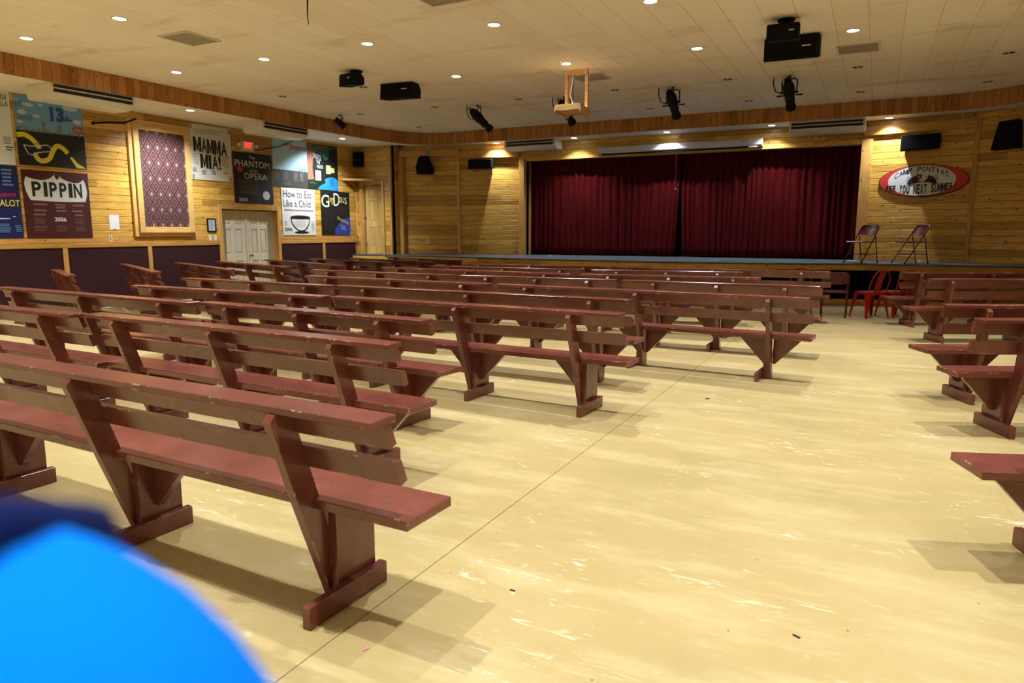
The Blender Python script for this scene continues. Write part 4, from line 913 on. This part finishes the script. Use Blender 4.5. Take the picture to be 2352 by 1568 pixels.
def hang_speaker(px, py, wd, hh, dd_, yoff, loc_px, label, tilt=0, yaw=0, mount=True):
    """ceiling speaker: cabinet seen from the seats, disc plate and stem above"""
    m = onZ(loc_px[0], loc_px[1], ZC); c = onY(px, py, m.y - yoff)
    r = empty('ceiling_speaker', (m.x, m.y, ZC), (0, 0, 0), label, 'speaker', 'black speakers under the ceiling')
    cab = MB().prism([(-dd_ / 2, -hh / 2), (-dd_ / 2, hh / 2), (dd_ * .2, hh / 2 + .03), (dd_ / 2, hh * .3), (dd_ / 2, -hh * .25)], -wd / 2, wd / 2, 'yz').build('cabinet', 'black_matte', r, bevel=.015)
    cab.location = c - Vector((m.x, m.y, ZC)); cab.rotation_euler = (tilt, 0, yaw)
    MB().box(-wd / 2 + .03, wd / 2 - .03, -dd_ / 2 - .01, -dd_ / 2 + .005, -hh / 2 + .03, hh / 2 - .03).build('grille', 'grille_black', cab, bevel=.006)
    MB().box(wd * .18, wd * .34, -dd_ / 2 - .013, -dd_ / 2 - .009, .01, .025).build('badge', 'logo_white', cab)
    if mount:
        MB().lathe([(.11, 0), (.11, -.02), (.05, -.06), (.045, -.07)], 18).build('mount_plate', 'black_matte', r, smooth=True)
        MB().tube([(0, 0, -.05), tuple(cab.location)], .022, 8).build('stem', 'black_metal', r)
    else:
        for s_ in (-1, 1): MB().box(s_ * wd * .3 - .02, s_ * wd * .3 + .02, -.03, .03, -.12, 0).build('bracket', 'black_metal', r)
    return r
hang_speaker(808, 187, .36, .21, .28, .06, (818, 163), 'small black speaker on a ceiling mount, left of the pair', tilt=R(-4), yaw=R(-12))
hang_speaker(920, 214, .68, .30, .36, .10, (922, 196), 'wide black speaker close under the ceiling, right of the pair', tilt=R(-6), yaw=R(6), mount=False)
hang_speaker(1799, 80, .40, .22, .28, .08, (1806, 45), 'black speaker on a round ceiling mount at upper right', yaw=R(4))
hang_speaker(1820, 117, .74, .32, .36, .14, (1820, 92), 'wide black speaker just below the mounted one at upper right', yaw=R(2), mount=False)
def tubing(mb, pts, r, seg=8): mb.tube(pts, r, seg); return mb
def profile_spot(px, py, axis, ln, label, cable=1, par=False):
    m = onZ(px, py, ZC); r = empty('stage_light', (m.x, m.y, ZC), (0, 0, 0), label, 'stage light', 'black stage lights under the ceiling')
    ax = Vector(axis).normalized(); side = ax.cross(Vector((0, 0, 1))).normalized(); k = ln / .6
    piv = Vector((0, 0, -.24 * k)) + ax * .05
    st = piv - ax * ln * .42
    if par: prof = [(.05, 0), (.085, .02), (.09, .12), (.10, .30), (.115, .34), (.105, .34), (.09, .30), (0, .28)]
    else: prof = [(.03, 0), (.06, .015), (.075, .05), (.095, .12), (.10, .28), (.085, .30), (.08, .44), (.062, .455), (.062, .48), (.085, .52), (.085, .60), (.07, .60), (.06, .56), (0, .55)]
    MB().lathe([(a * k, b_ * k) for a, b_ in prof], 18, axis=ax, at=st).build('barrel', 'black_metal', r, smooth=True)
    if not par:
        MB().tube([st - ax * .0 + side * .05 * k, st - ax * .05 * k + side * .03 * k, st - ax * .05 * k - side * .03 * k, st - side * .05 * k], .011, 8).build('rear_handle', 'black_metal', r)
        for s_ in (-1, 1): MB().tube([piv + side * s_ * .09 * k + ax * .06 * k, piv + side * s_ * .21 * k + ax * .06 * k], [.008, .018], 8).build('shutter_handle', 'black_metal', r)
    yk = [piv + side * .12 * k, piv + side * .125 * k + Vector((0, 0, .20 * k)), piv + side * .09 * k + Vector((0, 0, .225 * k)), piv - side * .09 * k + Vector((0, 0, .225 * k)), piv - side * .125 * k + Vector((0, 0, .20 * k)), piv - side * .12 * k]
    MB().tube(yk, .012, 8).build('yoke', 'black_metal', r); MB().lathe([(.03, 0), (.03, -.03), (.015, -.03)], 12).build('ceiling_clamp', 'black_metal', r)
    for s_ in (-1, 1): MB().lathe([(.022, -.02), (.022, .02)], 10, axis=side, at=piv + side * s_ * .125 * k).build('pivot_knob', 'black_metal', r)
    if cable: MB().tube([(-.26, -.02, 0), (-.27, 0, -.12), (-.22, 0, -.26), (-.12, 0, -.30), tuple(st + ax * .1)], .011, 8).build('lead', 'cable_black', r)
    return r
profile_spot(781, 264, (.45, .55, -.6), .5, 'small black par lamp hung before the wood band at left', cable=0, par=True)
profile_spot(1097, 241, (.55, .55, -.7), .62, 'tilted black profile spotlight left of the projector shelf')
profile_spot(1297, 222, (.15, .70, -.62), .6, 'black profile spotlight half hidden behind the projector shelf')
profile_spot(1545, 200, (.05, .72, -.62), .62, 'black profile spotlight pointing down, right of the projector shelf')
profile_spot(1814, 174, (.04, .72, -.62), .62, 'black profile spotlight below the large double speaker')
# projector shelf
m = onZ(1325, 159, ZC); pj = empty('projector_shelf', (m.x, m.y, ZC), (0, 0, R(3)), 'wooden projector shelf hanging empty from the ceiling', 'shelf')
hw = .205
MB().box(-hw, hw, -.02, .05, -.075, 0).build('top_bar', 'shelf_wood', pj)
for s_ in (-1, 1): MB().box(min(s_ * hw, s_ * (hw - .05)), max(s_ * hw, s_ * (hw - .05)), -.02, .05, -.80, -.075).build('post', 'shelf_wood', pj)
MB().box(-hw - .01, hw + .01, -.44, -.02, -.735, -.715).build('tray', 'shelf_wood', pj); MB().box(-hw - .01, hw + .01, -.46, -.44, -.735, -.64).build('front_board', 'shelf_wood', pj)
for s_ in (-1, 1): MB().box(s_ * (hw + .02) - .01, s_ * (hw + .02) + .01, -.46, .05, -.765, -.66).build('side_board', 'shelf_wood', pj)
MB().box(-hw, hw, -.04, -.02, -.765, -.66).build('back_board', 'shelf_wood', pj)
MB().tube([(-.06, .02, -.07), (-.09, .02, -.25), (-.12, .0, -.40), (-.06, -.03, -.55), (-.02, -.1, -.70)], .013, 8).build('lead', 'cable_white', pj); MB().tube([(-.05, .02, -.07), (-.08, .03, -.3), (-.07, .02, -.5), (.0, -.1, -.70)], .009, 8).build('lead', 'cable_black', pj)
# loose strip hanging from a ceiling joint
m = onZ(704, -34, ZC); o = empty('loose_strip', (m.x, m.y, ZC), (0, 0, 0), 'thin dark strip dangling from the ceiling at the top edge', 'loose strip')
MB().tube([(0, 0, 0), (.006, 0, -.15), (-.004, 0, -.30), (.005, 0, -.42)], [.006, .01, .007, .004], 6).build('strip', 'debris_dark', o)

# ------------------------------------------------------------------ chairs
def folding_chair(loc, ang, label, mat, seatmat):
    r = empty('folding_chair', loc, (0, 0, ang), label, 'chair', 'red folding chairs'); w_ = .215
    fr = MB().tube([(-w_, .24, .015), (-w_, -.11, .56), (-w_ + .003, -.235, .74), (-w_ + .05, -.262, .785), (w_ - .05, -.262, .785), (w_ - .003, -.235, .74), (w_, -.11, .56), (w_, .24, .015)], .0115, 8)
    fr.build('front_frame', mat, r, smooth=True)
    for s_ in (-1, 1): MB().tube([(s_ * (w_ - .025), -.27, .015), (s_ * (w_ - .02), -.15, .58)], .0105, 8).build('rear_leg', mat, r, smooth=True)
    MB().tube([(-w_, .13, .185), (w_, .13, .185)], .008, 8).build('front_rung', mat, r); MB().tube([(-w_ + .03, -.232, .19), (w_ - .03, -.232, .19)], .008, 8).build('rear_rung', mat, r)
    MB().prism([(-.2, .23), (.2, .23), (.205, .1), (.19, -.15), (.16, -.19), (-.16, -.19), (-.19, -.15), (-.205, .1)], .425, .452, 'xy').build('seat', seatmat, r, bevel=.008)
    n = 10; vs = []; fs = []
    for i in range(n + 1):
        x = -w_ + 2 * w_ * i / n; cvy = -.045 * (1 - (x / w_) ** 2); dip = -.025 * (1 - (x / w_) ** 2)
        for (y, z) in ((-.142, .60 + dip), (-.255, .78)): vs += [(x, y + cvy, z), (x, y + cvy - .014, z)]
    for i in range(n):
        a = 4 * i; b_ = a + 4; fs += [(a, b_, b_ + 2, a + 2), (a + 1, a + 3, b_ + 3, b_ + 1), (a, a + 1, b_ + 1, b_), (a + 2, b_ + 2, b_ + 3, a + 3)]
    fs += [(0, 2, 3, 1), (4 * n, 4 * n + 1, 4 * n + 3, 4 * n + 2)]
    MB().add(vs, fs).build('backrest', seatmat, r, smooth=True)
    for (x, y) in ((-w_, .245), (w_, .245), (-w_ + .025, -.273), (w_ - .025, -.273)): MB().lathe([(.016, 0), (.016, .03), (.012, .035)], 10, at=(x, y, 0)).build('rubber_foot', 'rubber', r)
    return r
folding_chair((-.29, 16.80, ZS), R(143), 'red folding chair on the stage edge, nearer the curtain', 'folding_brown', 'folding_red')
folding_chair((.62, 16.9, ZS), R(122), 'red folding chair on the stage edge, below the camp sign', 'folding_brown', 'folding_red')
folding_chair((-.62, 13.93, 0), R(3), 'maroon folding chair on the floor before the stage', 'folding_red', 'folding_red')
def metal_chair(loc, ang, label):
    r = empty('metal_chair', loc, (0, 0, ang), label, 'chair', 'red stamped-metal chairs'); w_ = .18
    MB().prism([(-w_ + .03, -w_), (w_ - .03, -w_), (w_, -w_ + .03), (w_, w_ - .03), (w_ - .03, w_), (-w_ + .03, w_), (-w_, w_ - .03), (-w_, -w_ + .03)], .43, .455, 'xy').build('seat', 'chair_red', r, bevel=.01)
    for sx_ in (-1, 1):
        for sy in (-1, 1):
            m = MB(); c = Vector((sx_ * w_, sy * w_, 0)); f = Vector((sx_ * (w_ + .05), sy * (w_ + .05), 0))
            # folded sheet leg: broad under the seat, narrow at the floor
            sec = []
            for (t, wid) in ((0., .10), (.25, .072), (.6, .05), (1., .028)):
                q = c.lerp(f, t); z = .44 * (1 - t); sec.append([(q.x, q.y, z), (q.x - sx_ * wid, q.y, z), (q.x - sx_ * wid, q.y - sy * .006, z), (q.x - sx_ * .008, q.y - sy * .008, z), (q.x - sx_ * .006, q.y - sy * wid, z), (q.x, q.y - sy * wid, z)])
            vs = [p for s_ in sec for p in s_]; fs = []
            for i in range(3):
                for k in range(6): fs.append((i * 6 + k, i * 6 + (k + 1) % 6, (i + 1) * 6 + (k + 1) % 6, (i + 1) * 6 + k))
            fs += [tuple(range(6)), tuple(range(18, 24))[::-1]]
            m.add(vs, fs).build('leg', 'chair_red', r)
    for a in range(4):
        o = MB().prism([(-w_, .43), (w_, .43), (w_, .36), (.11, .40), (0, .41), (-.11, .40), (-w_, .36)], -w_, -w_ + .008, 'xz').build('apron', 'chair_red', r); o.rotation_euler = (0, 0, a * math.pi / 2)
    hp = [(-w_ + .01, -w_ + .01, .44), (-w_ + .0, -w_ - .05, .62), (-w_ + .02, -w_ - .09, .74), (-w_ + .08, -w_ - .115, .82), (0, -w_ - .125, .84), (w_ - .08, -w_ - .115, .82), (w_ - .02, -w_ - .09, .74), (w_, -w_ - .05, .62), (w_ - .01, -w_ + .01, .44)]
    MB().tube(hp, .012, 8).build('back_hoop', 'chair_red', r, smooth=True)
    MB().prism([(-w_ + .02, .44), (-w_ - .02, .62), (-w_ - .085, .76), (-w_ - .12, .83), (-w_ - .126, .83), (-w_ - .09, .76), (-w_ - .026, .62), (-w_ + .014, .44)], -.06, .06, 'yz').build('back_splat', 'chair_red', r)
    return r
metal_chair((-.05, 14.03, 0), R(38), 'red stamped-metal chair under the stage edge, left of two side by side'); metal_chair((.36, 14.38, 0), R(40), 'red stamped-metal chair under the stage edge, right of two side by side'); metal_chair((-1.22, 14.15, 0), R(5), 'red stamped-metal chair seen through the closest bench back')

# paper scraps on the stage, bits on the floor
for i, ((px, py), lab) in enumerate((((1265, 588), 'white paper scrap at the foot of the left curtain'), ((1640, 598.5), 'flat white paper strip on the stage before the curtain gap'), ((1958, 599), 'white scrap at the right curtain edge'), ((2112, 601), 'pale strip on the stage behind the second folding chair'), ((2215, 602.5), 'crumpled white tissue at the right stage corner'))):
    p = onZ(px, py, ZS); r_ = random.Random(i); o = empty('paper_scrap', p, (0, 0, r_.uniform(0, 3)), lab, 'paper scrap')
    MB().poly([(.11 * math.cos(k * .9) * r_.uniform(.6, 1.2), .05 * math.sin(k * .9) * r_.uniform(.6, 1.2)) for k in range(7)], 0, .012 if i != 4 else .05).build('sheet', 'paper', o)
for (px, py), m_, lab, sz_ in (((840, 1491), 'pink', 'tiny pink scrap on the floor by the nearest bench', .009), ((1828, 1462), 'debris_dark', 'dark crumb on the open floor at lower right', .009), ((1625, 916), 'debris_dark', 'dark hair tie on the open aisle floor', .014), ((1178, 1356), 'debris_dark', 'dark curled crumb right of the nearest bench shadow', .008)):
    p = onZ(px, py, 0); o = empty('floor_scrap', p, (0, 0, px), lab, 'scrap'); MB().prism([(-sz_ * 1.6, 0), (sz_ * 1.4, -sz_ * .4), (sz_ * 1.7, sz_ * .5), (-sz_, sz_ * .6)], 0, sz_ * .5, 'xy').build('piece', m_, o)

# ------------------------------------------------------------------ the person at the near left
def person():
    f = Vector((_fw.x, _fw.y, 0)).normalized(); r_ = Vector((_rt.x, _rt.y, 0))
    base = CAM + f * .20 - r_ * .341; base.z = 0
    ang = math.atan2(f.y, f.x) - R(90)
    root = empty('person', base, (0, 0, ang), 'person in a bright blue top close at the lower left, out of focus', 'person'); root.scale = (1.098, 1.098, 1.098)
    V = {}; E_ = []
    def v(n, x, y, z, a, b_=None): V[n] = ((x, y, z), (a, b_ or a))
    v('pel', 0, 0, .90, .15, .115); v('waist', 0, .0, 1.02, .125, .10); v('chest', 0, .0, 1.15, .145, .105); v('up', 0, 0, 1.23, .12, .085); v('neck', 0, 0, 1.315, .052); v('nk2', 0, .012, 1.375, .05)
    E_ += [('pel', 'waist'), ('waist', 'chest'), ('chest', 'up'), ('up', 'neck'), ('neck', 'nk2')]
    for s_, n in ((1, 'R'), (-1, 'L')):
        v('cl' + n, s_ * .11, 0, 1.245, .062); v('sh' + n, s_ * .185, 0, 1.225, .062); v('ua' + n, s_ * .235, .0, 1.10, .053); v('el' + n, s_ * .265, -.01, .95, .042); v('fa' + n, s_ * .275, .06, .83, .036); v('wr' + n, s_ * .275, .10, .73, .025); v('pa' + n, s_ * .272, .12, .66, .034, .016)
        v('hip' + n, s_ * .09, 0, .84, .10); v('th' + n, s_ * .10, .01, .65, .082); v('kn' + n, s_ * .10, .015, .46, .057); v('cf' + n, s_ * .10, -.01, .32, .056); v('an' + n, s_ * .10, -.015, .09, .038); v('ft' + n, s_ * .11, .08, .045, .042, .035); v('to' + n, s_ * .115, .17, .03, .036, .025)
        E_ += [('up', 'cl' + n), ('cl' + n, 'sh' + n), ('sh' + n, 'ua' + n), ('ua' + n, 'el' + n), ('el' + n, 'fa' + n), ('fa' + n, 'wr' + n), ('wr' + n, 'pa' + n), ('pel', 'hip' + n), ('hip' + n, 'th' + n), ('th' + n, 'kn' + n), ('kn' + n, 'cf' + n), ('cf' + n, 'an' + n), ('an' + n, 'ft' + n), ('ft' + n, 'to' + n)]
    names = list(V); me = bpy.data.meshes.new('body'); me.from_pydata([V[n][0] for n in names], [(names.index(a), names.index(b_)) for a, b_ in E_], [])
    ob = bpy.data.objects.new('body_src', me); COL.objects.link(ob); bpy.context.view_layer.objects.active = ob
    sk_ = ob.modifiers.new('skin', 'SKIN'); sk_.use_smooth_shade = True
    lay = me.skin_vertices[0] if me.skin_vertices else None
    for i, n in enumerate(names):
        lay.data[i].radius = V[n][1]; lay.data[i].use_root = (n == 'pel')
    su = ob.modifiers.new('sub', 'SUBSURF'); su.levels = 2; su.render_levels = 2
    dg = bpy.context.evaluated_depsgraph_get(); bm_ = bpy.data.meshes.new_from_object(ob.evaluated_get(dg)); bpy.data.objects.remove(ob)
    bm_.name = 'body'; bm_.materials.clear()
    for m_ in ('shirt_blue', 'jeans', 'skin', 'shoe'): bm_.materials.append(MATS[m_])
    for p in bm_.polygons:
        c = p.center; p.use_smooth = True
        i = 0
        if c.z < .92 and abs(c.x) < .22: i = 1
        if c.z < .10: i = 3
        if c.z > 1.335 and abs(c.x) < .09: i = 2
        if abs(c.x) > .215 and c.z < 1.00: i = 2
        p.material_index = i
    link(bpy.data.objects.new('body', bm_), root)
    # head with face and hair
    H0 = Vector((0, .03, 1.50)); vs = []; fs = []; nu, nv = 20, 14
    for j in range(nv + 1):
        th = math.pi * j / nv
        for i in range(nu):
            a = 2 * math.pi * i / nu; x, y, z = math.sin(th) * math.cos(a), math.sin(th) * math.sin(a), math.cos(th)
            taper = 1 - .22 * max(0, -z); nose = .018 * math.exp(-((x / .16) ** 2) - ((z + .12) / .22) ** 2) if y > 0 else 0; chin = .012 * math.exp(-((x / .3) ** 2) - ((z + .8) / .2) ** 2) if y > 0 else 0
            vs.append(H0 + Vector((x * .074 * taper, y * .092 * taper + nose * 1.3 + chin, z * .115)))
    for j in range(nv):
        for i in range(nu): fs.append((j * nu + i, j * nu + (i + 1) % nu, (j + 1) * nu + (i + 1) % nu, (j + 1) * nu + i))
    hd = MB().add(vs, fs).build('head', 'skin', root, smooth=True)
    for s_ in (-1, 1):
        MB().lathe([(0, -.004), (.009, 0), (0, .005)], 10, axis=(0, 1, 0), at=H0 + Vector((s_ * .028, .086, .012))).build('eye', 'eye_dark', hd, smooth=True)
        MB().lathe([(.004, -.008), (.016, -.004), (.018, .004), (.006, .006)], 12, axis=(s_, 0, 0), at=H0 + Vector((s_ * .074, -.005, -.005))).build('ear', 'skin', hd, smooth=True)
    MB().tube([H0 + Vector((-.022, .088, -.062)), H0 + Vector((0, .094, -.065)), H0 + Vector((.022, .088, -.062))], .005, 6).build('mouth', 'sign_dkred', hd)
    vs = []; fs = []
    for j in range(9):
        th = math.pi * .60 * j / 8
        for i in range(nu):
            a = 2 * math.pi * i / nu; x, y, z = math.sin(th) * math.cos(a), math.sin(th) * math.sin(a), math.cos(th); z = max(z, .35) if y > .25 else z
            vs.append(H0 + Vector((x * .082, y * .10 - .006, z * .125 + .004)))
    for j in range(8):
        for i in range(nu): fs.append((j * nu + i, j * nu + (i + 1) % nu, (j + 1) * nu + (i + 1) % nu, (j + 1) * nu + i))
    MB().add(vs, fs).build('hair', 'hair_brown', root, smooth=True)
    # hands: fingers and thumb grown from the palm, slightly curled
    for s_, n in ((1, 'R'), (-1, 'L')):
        pc = Vector((s_ * .272, .125, .645))
        for k, (dy, ln) in enumerate(((.024, .068), (.008, .078), (-.008, .072), (-.024, .056))):
            a = pc + Vector((0, dy, -.005)); MB().tube([a, a + Vector((-s_ * .003, 0, -ln * .45)), a + Vector((-s_ * .014, 0, -ln * .78)), a + Vector((-s_ * .028, 0, -ln))], [.0095, .009, .008, .006], 8).build('finger', 'skin', root, smooth=True)
        a = pc + Vector((0, .025, .03)); MB().tube([a, a + Vector((-s_ * .012, .022, -.025)), a + Vector((-s_ * .02, .028, -.052))], [.011, .0095, .007], 8).build('thumb', 'skin', root, smooth=True)
    # navy band over the near shoulder
    MB().tube([(.15, -.10, 1.08), (.162, -.085, 1.18), (.160, -.05, 1.262), (.162, .0, 1.284), (.160, .05, 1.262), (.152, .085, 1.18), (.15, .10, 1.05)], .0125, 10).build('navy_band', 'navy_cloth', root, smooth=True)
person()

# ------------------------------------------------------------------ downlights
def downlight(x, y, z, lit, watts, label, group, aim=(0, 0), size=86):
    r = empty('recessed_downlight', (x, y, z), (0, 0, 0), label, 'ceiling light', group)
    MB().lathe([(.078, -.004), (.082, -.010), (.1, -.006), (.102, 0)], 24, cap=False).build('trim_ring', 'trim_ring', r, smooth=True)
    if lit:
        MB().lathe([(.0, -.009), (.05, -.008), (.08, -.003)], 24).build('lens', 'lamp_lens', r)
        ld = bpy.data.lights.new('downlight_beam', 'SPOT'); ld.energy = watts; ld.spot_size = R(size); ld.spot_blend = 1.; ld.shadow_soft_size = .018; ld.color = LAMP_COL
        lo = bpy.data.objects.new('downlight_beam', ld); link(lo, r); lo.location = (0, 0, -.03); lo.rotation_euler = (aim[0], aim[1], 0)
    else:
        MB().lathe([(.0, -.003), (.05, -.003), (.08, -.0025)], 24).build('recess_shade', 'can_shade', r)  # flat black disc: shade inside the unlit can, put in as colour
        MB().lathe([(0, -.016), (.016, -.012), (.02, -.004)], 12).build('bulb', 'bulb_pearl', r, smooth=True)
    return r
XG = [-11.05, -8.97, -6.89, -4.77, -2.63, -.5, 1.61]; YG = [-1.0, 1.44, 3.88, 6.33, 8.79, 11.28, 13.75, 16.15]
lit_set = {(xi, yi) for xi in range(7) for yi in range(0, 5)} | {(2, 5), (3, 5), (4, 5), (5, 5), (6, 5)}
ordn = ['leftmost', 'second from the left', 'third from the left', 'fourth from the left', 'fifth from the left', 'sixth from the left', 'rightmost']
rown = {3: 'in the row nearest the camera', 4: 'in the second row of the main ceiling', 5: 'in the row above the projector shelf', 6: 'in the row beyond the projector shelf', 7: 'in the last row before the stage soffit'}
for yi, y in enumerate(YG):
    for xi, x in enumerate(XG):
        if (xi, yi) in ((1, 7), (2, 7)): continue
        lit = (xi, yi) in lit_set
        where = rown.get(yi, 'in the %s row behind the picture' % ['third', 'second', 'first'][yi % 3])
        downlight(x, y, ZC, lit, SPOT_W, ('glowing' if lit else 'unlit') + ' downlight, ' + ordn[xi] + ' ' + where,
                  'glowing downlights in the main ceiling' if lit else 'unlit downlights in the main ceiling')
for (x, y), lab in (((-12.57, 5.43), 'glowing soffit downlight left of the first air unit, out of view'), ((-12.57, 10.26), 'glowing downlight in the soffit right of the first air unit'), ((-12.75, 15.09), 'glowing downlight in the soffit right of the second air unit'),
                    ((-9.58, 17.78), 'glowing soffit downlight just left of the stage air unit'), ((-7.27, 17.78), 'glowing soffit downlight just right of the stage air unit'),
                    ((-4.81, 17.78), 'glowing soffit downlight above the middle of the screen housing'), ((-2.36, 17.78), 'glowing soffit downlight right of the screen housing'),
                    ((0.04, 17.78), 'glowing soffit downlight right of the far air unit')):
    downlight(x, y, ZU, True, SOFFIT_W * (2.6 if x < -12 else 1), lab, 'glowing downlights in the soffit', size=120, aim=(0, R(18) if x < -12 else 0))
